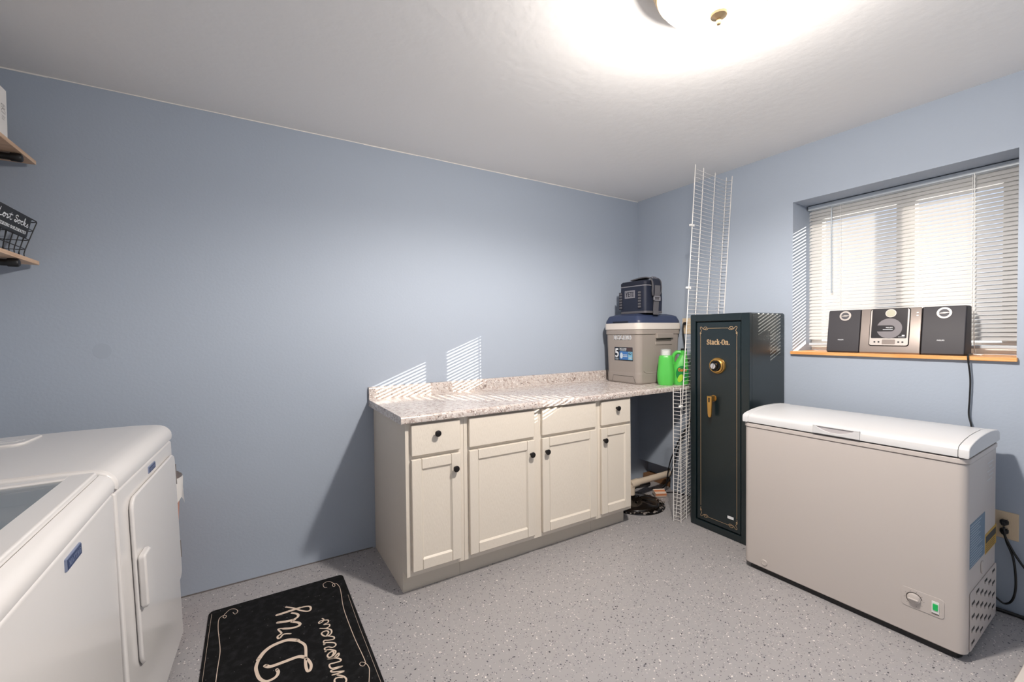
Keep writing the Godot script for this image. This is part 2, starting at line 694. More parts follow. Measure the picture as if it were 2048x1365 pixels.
func build_room():
	struct("floor", box_mesh(Vector3(WX - 0.12, -0.1, -0.12), Vector3(0.34, 0, WZ + 0.12)), "epoxy_floor", "grey epoxy floor with black and white flakes", "floor")
	struct("ceiling", box_mesh(Vector3(WX - 0.12, H, -0.12), Vector3(0.34, H + 0.12, WZ + 0.12)), "ceiling_paint", "plain off-white painted ceiling", "ceiling")
	struct("wall_back", box_mesh(Vector3(WX - 0.12, 0, -0.12), Vector3(0.34, H, 0)), "wall_paint", "long pale blue wall behind the cream cabinets", "wall")
	struct("wall_left", box_mesh(Vector3(WX - 0.12, 0, 0), Vector3(WX, H, WZ)), "wall_paint", "pale blue wall behind the washer and dryer", "wall")
	struct("wall_front", box_mesh(Vector3(WX - 0.12, 0, WZ), Vector3(0.34, H, WZ + 0.12)), "wall_paint", "pale blue wall facing the cabinets, behind the viewer", "wall")
	var s := mb()
	bb(s, Vector3(0, 0.17, 0), Vector3(0.34, 1.149, WZ))
	bb(s, Vector3(0, 0, 0.335), Vector3(0.34, 0.17, WZ))
	bb(s, Vector3(0.12, 0, 0), Vector3(0.34, 0.17, 0.335))
	bb(s, Vector3(0, 2.104, 0), Vector3(0.34, H, WZ))
	bb(s, Vector3(0, 1.149, 0), Vector3(0.34, 2.104, 1.267))
	bb(s, Vector3(0, 1.149, 2.2), Vector3(0.34, 2.104, WZ))
	var wr := struct("wall_right", s, "wall_paint", "pale blue wall with the deep window opening", "wall")
	s = mb()
	bb(s, Vector3(0.03, 0, 0.02), Vector3(0.119, 0.045, 0.334), 0.003)
	bb(s, Vector3(0.05, 0.046, 0.285), Vector3(0.119, 0.169, 0.33), 0.003)
	part(wr, "wall_plate", s, "rough_wood", false, "bare brown timber in the hole at the wall base")
	var wb: Node3D = get_node("wall_back")
	s = mb()
	prism(s, ellipse(0.034, 0.036, 24, Vector2(-3.515, 1.239)), 0.0, 0.0006, Transform3D(), 0.0002)
	part(wb, "paint_patch", s, "wall_patch", false, "faint darker round patch in the paint")
	s = mb()
	stroke(s, curve2([Vector2(-3.575, 2.125), Vector2(-3.555, 2.112), Vector2(-3.541, 2.105), Vector2(-3.53, 2.108)], 4), 0.003, Transform3D(Basis(), Vector3(0, 0, 0.0004)))
	part(wb, "scuff", s, "wall_patch")
	s = mb()
	for k in 24:
		var x0 := WX + 4.0 * k / 24.0
		bb(s, Vector3(x0, H - 0.0035 - 0.0025 * rng.randf(), 0), Vector3(x0 + 4.0 / 24.0, H, 0.002))
	struct("trim_1", s, "ceiling_edge", "thin uneven line of white ceiling paint along the top of the back wall", "trim")
	struct("trim_2", box_mesh(Vector3(WX, 0, 0), Vector3(-2.32, 0.006, 0.0025)), "seal_grey", "thin dark strip standing in for the shade along the foot of the back wall", "trim")  # dark strip paints in the shade where wall meets floor
	s = mb()
	bb(s, Vector3(0.34, 0.7, -8), Vector3(14, 0.95, 12))
	struct("ground", s, "pale_bounce_ground", "added ground outside the window, made pale to bounce daylight in", "ground")  # ground put in and coloured pale to throw light through the blind

func build_window():
	var w := thing("window_1", "white vinyl sliding window behind the closed blind", "window", Vector3(0.265, 1.149, 1.7335))
	w.set_meta("kind", "structure")
	var s := mb()
	var a := Vector3(0.24, 1.169, 1.267)
	var b := Vector3(0.29, 2.104, 2.2)
	bb(s, a, Vector3(b.x, a.y + 0.06, b.z), 0.003)
	bb(s, Vector3(a.x, b.y - 0.083, a.z), b, 0.003)
	bb(s, Vector3(a.x, a.y + 0.06, a.z), Vector3(b.x, b.y - 0.083, a.z + 0.062), 0.003)
	bb(s, Vector3(a.x, a.y + 0.06, b.z - 0.088), Vector3(b.x, b.y - 0.083, b.z), 0.003)
	part(w, "window_frame", s, "vinyl", true)
	s = mb()
	bb(s, Vector3(0.235, 1.229, 1.704), Vector3(0.29, 2.021, 1.786), 0.003)
	part(w, "meeting_stile", s, "vinyl", true)
	part(w, "pane", box_mesh(Vector3(0.262, 1.225, 1.325), Vector3(0.266, 2.025, 1.708)), "pane_glass", true)
	part(w, "pane", box_mesh(Vector3(0.268, 1.225, 1.78), Vector3(0.272, 2.025, 2.118)), "pane_glass", true)
	# sill board
	s = mb()
	bb(s, Vector3(-0.002, 1.1491, 1.2675), Vector3(0.24, 1.168, 2.1995))
	bb(s, Vector3(-0.022, 1.149, 1.262), Vector3(-0.001, 1.168, 2.205), 0.002)
	solo("window_sill", s, "sill_wood", "orange-brown wooden board forming the window sill", "window sill").set_meta("kind", "structure")
	# mini blind
	var t := thing("window_blind", "white horizontal mini blind filling the window opening", "blind", Vector3(0.19, 2.07, 1.7335))
	part(t, "head_rail", box_mesh(Vector3(0.172, 2.072, 1.275), Vector3(0.206, 2.1, 2.192), 0.003), "blind_rail", true)
	var z0 := 1.279
	var z1 := 2.188
	var ang := deg_to_rad(SLAT)
	var sl := mb()
	# one slat, tilted with its room edge down, slightly cupped
	var hw := 0.0125
	for k in 4:
		var u0 := -1.0 + 0.5 * k
		var u1 := u0 + 0.5
		var p := func(u: float, z: float) -> Vector3:
			var c := 0.0016 * (1.0 - u * u)
			return Vector3(u * hw * cos(ang) - c * sin(ang), u * hw * sin(ang) + c * cos(ang), z)
		var nf := func(u: float) -> Vector3:
			var sl2 := -0.0032 * u / hw
			return Vector3(-sin(ang) - sl2 * cos(ang), cos(ang) - sl2 * sin(ang), 0).normalized()
		quad(sl, p.call(u0, z0 - 1.7335), p.call(u1, z0 - 1.7335), p.call(u1, z1 - 1.7335), p.call(u0, z1 - 1.7335), nf.call(u0), nf.call(u1), nf.call(u1), nf.call(u0))
	var slat_mesh := sl.commit()
	var y := 2.056
	while y > 1.232:
		var o := part(t, "slat", slat_mesh, "blind_slat")
		o.position = Vector3(0, y - 2.07, 0)
		y -= 0.0212
	part(t, "bottom_rail", box_mesh(Vector3(0.178, 1.198, z0), Vector3(0.202, 1.216, z1), 0.004), "blind_rail", true)
	for zc in [1.455, 2.02]:
		s = mb()
		tube(s, [Vector3(0.1765, 2.075, zc), Vector3(0.1765, 1.21, zc)], 0.0009, 5)
		tube(s, [Vector3(0.2035, 2.075, zc), Vector3(0.2035, 1.21, zc)], 0.0009, 5)
		tube(s, [Vector3(0.19, 2.075, zc + 0.006), Vector3(0.19, 1.21, zc + 0.006)], 0.0011, 5)
		part(t, "ladder_cord", s, "cord_white", true)
	s = mb()
	tube(s, curve3([Vector3(0.168, 2.075, 2.028), Vector3(0.166, 1.7, 2.03), Vector3(0.165, 1.3, 2.032), Vector3(0.16, 1.175, 2.04), Vector3(0.12, 1.1725, 2.075), Vector3(0.09, 1.1725, 2.05), Vector3(0.05, 1.1725, 2.08)]), 0.0018, 6)
	part(t, "pull_cord", s, "cord_white", true)
	s = mb()
	tube(s, [Vector3(0.165, 2.035, 1.411), Vector3(0.165, 1.53, 1.413)], 0.0042, 6)
	tube(s, [Vector3(0.165, 2.035, 1.411), Vector3(0.172, 2.078, 1.411)], 0.002, 6)
	part(t, "tilt_wand", s, "wand", true)

const SLAT := 54.0

func build_ceiling_lamp():
	var c := Vector3(-1.652, H, 1.836)
	var t := thing("ceiling_light", "round flush ceiling light with ribbed glass bowl and brass finial", "ceiling light", c)
	var s := mb()
	lathe(s, [Vector2(0.0, -0.004), Vector2(0.0, -0.03), Vector2(0.172, -0.03), Vector2(0.178, -0.05), Vector2(0.184, -0.053), Vector2(0.188, -0.047), Vector2(0.186, -0.042), Vector2(0.191, -0.04), Vector2(0.194, -0.034), Vector2(0.191, -0.029), Vector2(0.196, -0.027), Vector2(0.199, -0.021), Vector2(0.196, -0.016), Vector2(0.202, -0.012), Vector2(0.203, -0.003), Vector2(0.19, 0.0)], 64)
	part(t, "brass_pan", s, "brass")
	s = mb()
	var prof := []
	for k in 17:
		var a := PI * 0.5 * k / 16.0
		var rib := 0.0015 * (k % 2) if k > 8 else 0.0
		prof.append(Vector2(0.177 * sin(a) + rib, -0.046 - 0.086 * cos(a)))
	for k in 17:
		var a := PI * 0.5 * (16 - k) / 16.0
		prof.append(Vector2(0.173 * sin(a), -0.046 - 0.082 * cos(a)))
	lathe(s, prof, 64)
	part(t, "glass_bowl", s, "lamp_glass")
	s = mb()
	lathe(s, [Vector2(0.0, -0.171), Vector2(0.006, -0.169), Vector2(0.009, -0.161), Vector2(0.007, -0.154), Vector2(0.014, -0.151), Vector2(0.024, -0.144), Vector2(0.026, -0.137), Vector2(0.02, -0.131), Vector2(0.0, -0.129)], 20)
	part(t, "finial", s, "brass")
	var l := OmniLight3D.new()
	l.name = "lamp_light"
	l.light_color = Color(1.0, 0.965, 0.93)
	l.light_energy = LAMP
	l.light_size = 0.085
	l.omni_range = 9.0
	l.omni_attenuation = 2.0
	l.shadow_enabled = true
	t.add_child(l)
	l.position = Vector3(0, -0.098, 0)
	var d := SpotLight3D.new()
	d.name = "lamp_down_light"
	d.light_color = l.light_color
	d.light_energy = LAMP_DOWN
	d.light_size = 0.04
	d.spot_range = 9.0
	d.spot_attenuation = 2.0
	d.spot_angle = 85.0
	d.spot_angle_attenuation = 0.4
	d.shadow_enabled = true
	t.add_child(d)
	d.transform = Transform3D(Basis(Vector3.RIGHT, -PI / 2), Vector3(0, -0.108, 0))

# ------------------------------------------------------------------ base cabinets and worktop
func knob(par: Node3D, at: Vector3):
	var s := mb()
	var T := Transform3D(Basis(Vector3(1, 0, 0), Vector3(0, 0, 1), Vector3(0, -1, 0)), at - (par.position if par.get_parent() == self else (par.get_parent() as Node3D).position if par.get_parent().get_parent() == self else Vector3.ZERO))
	T.origin = at
	lathe(s, [Vector2(0.0, 0.0), Vector2(0.008, 0.0), Vector2(0.006, 0.006), Vector2(0.006, 0.012), Vector2(0.015, 0.017), Vector2(0.0165, 0.021), Vector2(0.0155, 0.0245), Vector2(0.012, 0.0265), Vector2(0.0, 0.0268)], 20, T)
	part(par, "knob", s, "knob_bronze")

func cabinet_door(par: Node3D, x0: float, x1: float, y0: float, y1: float, knob_x: float, knob_y: float):
	var s := mb()
	var w := 0.052
	var zf := 0.640
	var zb := 0.6205
	bb(s, Vector3(x0, y0, zb), Vector3(x0 + w, y1, zf), 0.0035)
	bb(s, Vector3(x1 - w, y0, zb), Vector3(x1, y1, zf), 0.0035)
	bb(s, Vector3(x0 + w, y0, zb), Vector3(x1 - w, y0 + w, zf), 0.0035)
	bb(s, Vector3(x0 + w, y1 - w, zb), Vector3(x1 - w, y1, zf), 0.0035)
	# sloped bead inside the frame
	var a := Vector3(x0 + w, y0 + w, 0)
	var b := Vector3(x1 - w, y1 - w, 0)
	var i := 0.007
	var z2 := 0.6315
	var zt := zf - 0.0035
	var q0 := [Vector3(a.x, a.y, zt), Vector3(b.x, a.y, zt), Vector3(b.x, b.y, zt), Vector3(a.x, b.y, zt)]
	var q1 := [Vector3(a.x + i, a.y + i, z2), Vector3(b.x - i, a.y + i, z2), Vector3(b.x - i, b.y - i, z2), Vector3(a.x + i, b.y - i, z2)]
	var ns := [Vector3(0, 1, 1), Vector3(-1, 0, 1), Vector3(0, -1, 1), Vector3(1, 0, 1)]
	for k in 4:
		var n: Vector3 = (ns[k] as Vector3).normalized()
		quad(s, q0[k], q0[(k + 1) % 4], q1[(k + 1) % 4], q1[k], n, n, n, n)
	var d := part(par, "door", s, "cream_paint", true)
	part(d, "door_panel", box_mesh(Vector3(a.x - 0.003, a.y - 0.003, 0.622), Vector3(b.x + 0.003, b.y + 0.003, 0.631)), "cream_paint")
	knob(d, Vector3(knob_x, knob_y, zf))

func drawer(par: Node3D, called: String, x0: float, x1: float, with_knob: bool):
	var d := part(par, called, box_mesh(Vector3(x0, 0.703, 0.6205), Vector3(x1, 0.858, 0.640), 0.005), "cream_paint", true)
	if with_knob:
		knob(d, Vector3((x0 + x1) * 0.5, 0.806, 0.640))

func cabinet_body(t: Node3D, x0: float, x1: float, stiles: Array):
	var s := mb()
	for x in [x0, x1 - 0.016]:
		bb(s, Vector3(x, 0.0, 0.003), Vector3(x + 0.016, 0.868, 0.551))
		bb(s, Vector3(x, 0.108, 0.551), Vector3(x + 0.016, 0.868, 0.6))
	bb(s, Vector3(x0 + 0.016, 0.108, 0.003), Vector3(x1 - 0.016, 0.124, 0.6))
	bb(s, Vector3(x0 + 0.016, 0.124, 0.003), Vector3(x1 - 0.016, 0.868, 0.009))
	bb(s, Vector3(x0 + 0.016, 0.68, 0.1), Vector3(x1 - 0.016, 0.69, 0.6))
	part(t, "carcass", s, "cream_paint", true)
	s = mb()
	for st in stiles:
		bb(s, Vector3(st[0], 0.108, 0.6), Vector3(st[1], 0.868, 0.62), 0.001)
	for i in stiles.size() - 1:
		for r in [[0.108, 0.15], [0.672, 0.72], [0.84, 0.868]]:
			bb(s, Vector3(stiles[i][1], r[0], 0.6), Vector3(stiles[i + 1][0], r[1], 0.62))
	part(t, "face_frame", s, "cream_paint", true)
	s = mb()
	bb(s, Vector3(x0 + (0.0005 if x0 < -2.2 else 0.0), 0.0, 0.538), Vector3(x1, 0.108, 0.5515))
	part(t, "toe_kick", s, "toe_paint", true)

func build_base_cabinets():
	var g := "cream base cabinets under the worktop"
	var t := thing("base_cabinet", "cream base cabinet at the open left end of the worktop, one drawer over one door", "cabinet", Vector3(-2.147, 0, 0.31), g)
	cabinet_body(t, -2.302, -1.9925, [[-2.302, -2.262], [-2.032, -1.9925]])
	drawer(t, "drawer", -2.277, -2.016, true)
	cabinet_door(t, -2.277, -2.016, 0.135, 0.687, -2.050, 0.612)
	t = thing("base_cabinet", "wide cream base cabinet with two doors below two plain knobless drawer fronts", "cabinet", Vector3(-1.526, 0, 0.31), g)
	cabinet_body(t, -1.9915, -1.0605, [[-1.9915, -1.952], [-1.568, -1.484], [-1.100, -1.0605]])
	drawer(t, "drawer_front", -1.967, -1.552, false)
	drawer(t, "drawer_front", -1.500, -1.084, false)
	cabinet_door(t, -1.967, -1.552, 0.135, 0.687, -1.581, 0.609)
	cabinet_door(t, -1.500, -1.084, 0.135, 0.687, -1.474, 0.609)
	t = thing("base_cabinet", "cream base cabinet with one drawer and one door beside the open space with the pipe", "cabinet", Vector3(-0.911, 0, 0.31), g)
	cabinet_body(t, -1.0595, -0.762, [[-1.0595, -1.02], [-0.798, -0.762]])
	drawer(t, "drawer", -1.039, -0.779, true)
	cabinet_door(t, -1.039, -0.779, 0.135, 0.687, -1.020, 0.611)

func build_countertop():
	var t := thing("worktop", "speckled beige stone-pattern laminate worktop with backsplash", "worktop", Vector3(-1.17, 0.868, 0.33))
	var s := mb()
	var p := PackedVector2Array([Vector2(0.003, 0.8685), Vector2(0.647, 0.8685), Vector2(0.655, 0.872), Vector2(0.6565, 0.878), Vector2(0.6565, 0.896), Vector2(0.654, 0.902), Vector2(0.649, 0.906), Vector2(0.641, 0.907), Vector2(0.034, 0.907), Vector2(0.026, 0.909), Vector2(0.022, 0.914), Vector2(0.003, 0.914)])
	prism(s, p, -2.331, -0.004, Transform3D(ZY, Vector3.ZERO))
	part(t, "slab", s, "stone_laminate", true)
	s = mb()
	p = PackedVector2Array([Vector2(0.002, 0.914), Vector2(0.022, 0.914), Vector2(0.0215, 0.972), Vector2(0.019, 0.979), Vector2(0.013, 0.983), Vector2(0.002, 0.983)])
	prism(s, p, -2.331, -0.004, Transform3D(ZY, Vector3.ZERO))
	part(t, "backsplash", s, "stone_laminate", true)

# ------------------------------------------------------------------ safe
func build_safe():
	var t := thing("gun_safe", "tall dark green steel safe with a gold dial and lever", "safe", Vector3(-0.2, 0, 1.02))
	var y1 := 1.409
	var z0 := 0.819
	var z1 := 1.222
	var s := mb()
	bb(s, Vector3(-0.383, 0.0, z0), Vector3(-0.004, y1, z1), 0.008)
	part(t, "body", s, "safe_enamel", true)
	s = mb()
	for q in [[Vector3(-0.402, 0, z0), Vector3(-0.376, y1, 0.858)], [Vector3(-0.402, 0, 1.168), Vector3(-0.376, y1, z1)], [Vector3(-0.402, 1.363, 0.855), Vector3(-0.376, y1, 1.171)], [Vector3(-0.402, 0, 0.855), Vector3(-0.376, 0.044, 1.171)]]:
		bb(s, q[0], q[1], 0.004)
	part(t, "front_frame", s, "safe_enamel", true)
	part(t, "door_gap", box_mesh(Vector3(-0.3845, 0.04, 0.85), Vector3(-0.3825, 1.37, 1.176)), "safe_gap", true)
	var d := part(t, "door", box_mesh(Vector3(-0.3955, 0.0475, 0.8625), Vector3(-0.384, 1.3585, 1.1635), 0.005), "safe_enamel", true)
	# gold pinstripe with scrolls
	var x := -0.3959
	var F := Transform3D(facing("-x"), Vector3(x, 0, 0))
	s = mb()
	var za := 0.892
	var zb := 1.139
	var ya := 0.082
	var yb := 1.318
	var w := 0.0022
	stroke(s, [Vector2(za, ya + 0.062), Vector2(za, yb - 0.05)], w, F)
	stroke(s, [Vector2(zb, ya + 0.058), Vector2(zb, yb - 0.05)], w, F)
	stroke(s, [Vector2(za + 0.054, yb), Vector2(zb - 0.054, yb)], w, F)
	stroke(s, [Vector2(za + 0.05, ya), Vector2(zb - 0.045, ya)], w, F)
	for c in [[za, yb, 1, -1], [zb, yb, -1, -1], [za, ya, 1, 1], [zb, ya, -1, 1]]:
		var path := []
		for q in [[0.054, 0.0], [0.047, -0.009], [0.034, -0.010], [0.024, -0.004], [0.026, 0.006], [0.038, 0.009], [0.047, 0.004], [0.038, -0.003], [0.022, -0.006], [0.012, 0.004], [0.004, 0.010], [-0.002, 0.004], [0.002, -0.006], [0.006, -0.014], [0.003, -0.022], [-0.003, -0.028], [-0.002, -0.038], [0.004, -0.034], [0.003, -0.028], [-0.002, -0.04], [0.0, -0.052]]:
			path.append(Vector2(c[0] + c[2] * q[0], c[1] - c[3] * -q[1] * -1.0))
		stroke(s, curve2(path, 4), 0.0026, F)
	part(d, "pinstripe", s, "gold_print")
	text(d, "lettering", "Stack-On.", "Droid Serif", 700, true, Vector3(x - 0.0001, 1.2285, 1.0172), facing("-x"), 0.155, 0.037, 0.0006, "gold_print")
	var nm := text(d, "lettering", "Stack-On.", "Droid Serif", 700, true, Vector3(x - 0.0002, 1.2285, 1.016), facing("-x"), 0.155, 0.037, 0.0006, "gold_print")
	nm.set_meta("label", "gold script maker name")
	# dial
	var LX := Basis(Vector3(0, 0, 1), Vector3(-1, 0, 0), Vector3(0, -1, 0))
	s = mb()
	lathe(s, [Vector2(0.052, 0.0), Vector2(0.052, 0.006), Vector2(0.049, 0.012), Vector2(0.046, 0.013), Vector2(0.045, 0.024), Vector2(0.041, 0.028), Vector2(0.037, 0.028), Vector2(0.036, 0.02), Vector2(0.0, 0.02)], 36, Transform3D(LX, Vector3(x, 1.079, 1.015)))
	var dl := part(t, "dial", s, "gold", true)
	s = mb()
	lathe(s, [Vector2(0.034, 0.018), Vector2(0.034, 0.03), Vector2(0.031, 0.034), Vector2(0.025, 0.035), Vector2(0.024, 0.05), Vector2(0.021, 0.053), Vector2(0.0, 0.053)], 28, Transform3D(LX, Vector3(x, 1.079, 1.015)))
	part(dl, "dial_knob", s, "black_gloss")
	s = mb()
	lathe(s, [Vector2(0.017, 0.0528), Vector2(0.017, 0.0542), Vector2(0.0, 0.0545)], 20, Transform3D(LX, Vector3(x, 1.079, 1.015)))
	var gb := Basis(Vector3(-1, 0, 0), deg_to_rad(-14))
	bb(s, Vector3(-0.005, -0.019, -0.003), Vector3(0.0045, 0.019, 0.003), 0.0015, Transform3D(gb, Vector3(x - 0.053, 1.079, 1.015)))
	part(dl, "dial_face", s, "chrome")
	# lever
	s = mb()
	var lev := PackedVector2Array([Vector2(-0.017, 0.884), Vector2(0.018, 0.884), Vector2(0.0175, 0.85), Vector2(0.0135, 0.77), Vector2(0.009, 0.751), Vector2(0.0, 0.747), Vector2(-0.009, 0.751), Vector2(-0.0125, 0.77), Vector2(-0.0165, 0.85)])
	prism(s, lev, -0.046, -0.034, Transform3D(ZY, Vector3(x, 0, 0.984)), 0.003)
	bb(s, Vector3(x - 0.04, 0.852, 0.972), Vector3(x, 0.885, 1.0), 0.005)
	lathe(s, [Vector2(0.021, 0.0), Vector2(0.021, 0.004), Vector2(0.0, 0.005)], 20, Transform3D(LX, Vector3(x, 0.868, 0.986)))
	var lv := part(t, "lever", s, "gold", true)
	part(lv, "keyhole", box_mesh(Vector3(x - 0.0468, 0.846, 0.979), Vector3(x - 0.045, 0.874, 0.988), 0.0005), "safe_gap")
	part(t, "sticker", box_mesh(Vector3(x - 0.0008, 0.124, 1.079), Vector3(x, 0.141, 1.119)), "white_print", true, "small white serial sticker")

# ------------------------------------------------------------------ chest freezer
func build_freezer():
	var W := 0.864
	var D := 0.48
	var t := thing("chest_freezer", "white chest freezer with a green power switch", "freezer", Vector3(-0.6199, 0, 1.3138), "", Basis(Vector3.UP, 0.0215))
	var out := rrect(D, W, 0.03, 6, Vector2(D * 0.5, W * 0.5))
	var s := mb()
	prism(s, out, 0.028, 0.778, Transform3D(XYZ_UP, Vector3.ZERO), 0.006)
	part(t, "body", s, "freezer_white")
	s = mb()
	prism(s, rrect(D + 0.007, W + 0.007, 0.032, 6, Vector2(D * 0.5, W * 0.5)), 0.777, 0.7975, Transform3D(XYZ_UP, Vector3.ZERO), 0.003)
	part(t, "top_rim", s, "freezer_white")
	s = mb()
	prism(s, rrect(D - 0.012, W - 0.012, 0.028, 6, Vector2(D * 0.5, W * 0.5)), 0.796, 0.806, Transform3D(XYZ_UP, Vector3.ZERO))
	part(t, "lid_seal", s, "seal_grey")
	s = mb()
	prism(s, rrect(D - 0.03, W - 0.04, 0.03, 5, Vector2(D * 0.5, W * 0.5)), 0.003, 0.03, Transform3D(XYZ_UP, Vector3.ZERO))
	for q in [Vector2(0.06, 0.07), Vector2(0.06, W - 0.07), Vector2(0.42, 0.07), Vector2(0.42, W - 0.07)]:
		bb(s, Vector3(q.x - 0.02, 0, q.y - 0.02), Vector3(q.x + 0.02, 0.006, q.y + 0.02))
	part(t, "base", s, "black_plastic")
	# crowned lid, its profile (depth, height) pushed along the width
	var prof := PackedVector2Array([Vector2(-0.006, 0.804), Vector2(0.486, 0.804), Vector2(0.486, 0.836), Vector2(0.478, 0.846), Vector2(0.46, 0.853), Vector2(0.40, 0.861), Vector2(0.32, 0.866), Vector2(0.24, 0.867), Vector2(0.16, 0.865), Vector2(0.09, 0.859), Vector2(0.035, 0.851), Vector2(0.012, 0.846), Vector2(0.0, 0.840), Vector2(-0.006, 0.831)])
	s = mb()
	prism(s, prof, 0.028, W - 0.028, Transform3D(), 0.0, 40)
	var lid := part(t, "lid", s, "freezer_lid_white")
	for e in [[-0.006, 0.0278], [W - 0.0278, W + 0.006]]:
		var pe := PackedVector2Array()
		for v in prof:
			pe.append(Vector2(v.x + (-0.0015 if v.x < 0.2 else 0.0015), v.y + (0.0016 if v.y > 0.82 else -0.001)))
		s = mb()
		prism(s, pe, e[0], e[1], Transform3D(), 0.005, 40)
		part(lid, "end_cap", s, "freezer_lid_white")
	# handle plate with a crescent opening
	var hz := 0.34
	var hw := 0.187
	var T := Transform3D(ZY, Vector3.ZERO)
	var pl := PackedVector2Array([Vector2(hz, 0.8065), Vector2(hz + hw, 0.8065), Vector2(hz + hw, 0.8405)])
	for k in 13:
		var u := k / 12.0
		pl.append(Vector2(hz + hw - 0.02 - u * (hw - 0.035), 0.8405 - 0.0235 * pow(sin(PI * u), 0.75)))
	pl.append(Vector2(hz, 0.8405))
	s = mb()
	prism(s, pl, -0.0062, -0.0115, T, 0.001)
	bb(s, Vector3(-0.0115, 0.8405, hz), Vector3(-0.002, 0.8448, hz + hw), 0.001)
	var hd := part(lid, "handle", s, "freezer_lid_white")
	part(lid, "handle_recess", box_mesh(Vector3(-0.0075, 0.812, hz + 0.01), Vector3(-0.006, 0.842, hz + hw - 0.01)), "grey_recess")
	# drain cap, control panel
	s = mb()
	var NX := Basis(Vector3(0, 0, 1), Vector3(-1, 0, 0), Vector3(0, -1, 0))
	lathe(s, [Vector2(0.015, 0.0), Vector2(0.015, 0.003), Vector2(0.0135, 0.005), Vector2(0.011, 0.005), Vector2(0.0105, 0.0035), Vector2(0.0, 0.0035)], 24, Transform3D(NX, Vector3(0, 0.063, 0.111)))
	part(t, "drain_cap", s, "freezer_white")
	s = mb()
	prism(s, rrect(0.132, 0.078, 0.013, 5, Vector2(0.737, 0.182)), 0.0, -0.0022, T, 0.001)
	var pn := part(t, "control_panel", s, "freezer_white")
	s = mb()
	lathe(s, [Vector2(0.021, 0.002), Vector2(0.020, 0.010), Vector2(0.018, 0.0115), Vector2(0.0, 0.0115)], 28, Transform3D(NX, Vector3(0, 0.183, 0.712)))
	bx(s, Vector3(-0.015, 0.183, 0.712), Vector3(0.008, 0.008, 0.034), 0.003, Transform3D())
	part(pn, "thermostat_knob", s, "freezer_white")
	s = mb()
	var arc := []
	for k in 19:
		var a := deg_to_rad(10 + 215.0 * k / 18)
		arc.append(Vector2(0.712 + 0.0245 * cos(a), 0.183 + 0.0245 * sin(a)))
	stroke(s, arc, 0.0024, Transform3D(facing("-x"), Vector3(-0.0027, 0, 0)))
	for k in 9:
		var a := deg_to_rad(-75 + 300.0 * k / 8)
		stroke(s, [Vector2(0.712 + 0.029 * cos(a), 0.183 + 0.029 * sin(a)), Vector2(0.712 + 0.032 * cos(a), 0.183 + 0.032 * sin(a))], 0.001, Transform3D(facing("-x"), Vector3(-0.0027, 0, 0)))
	part(pn, "dial_print", s, "label_dark")
	part(pn, "switch_frame", box_mesh(Vector3(-0.0035, 0.157, 0.766), Vector3(-0.002, 0.204, 0.788), 0.0005), "white_plastic")
	part(pn, "power_switch", box_mesh(Vector3(-0.0065, 0.169, 0.7695), Vector3(-0.003, 0.195, 0.7845), 0.001), "switch_green", false, "glowing green rocker switch")
	text(pn, "lettering", "POWER", "Droid Sans", 700, false, Vector3(-0.0027, 0.153, 0.777), facing("-x"), 0.022, 0.0045, 0.0003, "label_dark")
	# right end: vent panel, labels, bump
	var E := Transform3D(Basis(), Vector3(0, 0, W))
	s = mb()
	prism(s, rrect(0.424, 0.232, 0.012, 4, Vector2(0.248, 0.152)), 0.0, 0.004, E, 0.002)
	var vp := part(t, "vent_panel", s, "freezer_white")
	for col in 6:
		for row in 8:
			if (col + row) % 2 == 1 or (col < 2 and row > 5 and false):
				continue
			var cx := 0.075 + col * 0.066
			var cy := 0.062 + row * 0.026
			if cy > 0.25:
				continue
			s = mb()
			bb(s, Vector3(cx - 0.021, cy + 0.0005, W + 0.0036), Vector3(cx + 0.021, cy + 0.0085, W + 0.0046))
			part(vp, "vent_slot", s, "safe_gap")
			s = mb()
			bb(s, Vector3(cx - 0.022, cy - 0.006, W + 0.0036), Vector3(cx + 0.022, cy + 0.0005, W + 0.0075), 0.0025)
			part(vp, "vent_hood", s, "freezer_white")
	s = mb()
	bb(s, Vector3(0.035, 0.362, W - 0.001), Vector3(0.266, 0.538, W + 0.0006))
	var lb := part(t, "info_label", s, "label_blue")
	s = mb()
	for k in 16:
		var y := 0.369 + k * 0.0105
		stroke(s, [Vector2(0.042, y), Vector2(0.148 + 0.1 * rng.randf(), y)], 0.0022, Transform3D(Basis(), Vector3(0, 0, W + 0.0009)))
	part(lb, "fine_print", s, "label_line")
	s = mb()
	bb(s, Vector3(0.274, 0.352, W - 0.001), Vector3(0.47, 0.437, W + 0.0006))
	lb = part(t, "energy_label", s, "label_yellow")
	s = mb()
	bb(s, Vector3(0.285, 0.396, W + 0.0004), Vector3(0.46, 0.425, W + 0.001))
	for k in 4:
		stroke(s, [Vector2(0.285, 0.36 + k * 0.009), Vector2(0.44, 0.36 + k * 0.009)], 0.0025, Transform3D(Basis(), Vector3(0, 0, W + 0.0009)))
	part(lb, "fine_print", s, "label_dark")
	s = mb()
	for k in 5:
		stroke(s, [Vector2(0.30 + 0.03 * (k % 2), 0.66 + k * 0.018), Vector2(0.38 + 0.02 * (k % 3), 0.66 + k * 0.018)], 0.006, Transform3D(Basis(), Vector3(0, 0, W + 0.0008)))
	part(t, "faint_print", s, "freezer_lid_white")
	s = mb()
	prism(s, rrect(0.034, 0.052, 0.0168, 6, Vector2(0.22, 0.318)), -0.002, 0.006, E, 0.005)
	part(t, "end_boss", s, "freezer_white")

# ------------------------------------------------------------------ washer and dryer
const TOP_X := Basis(Vector3(1, 0, 0), Vector3(0, 1, 0), Vector3(0, 0, 1))

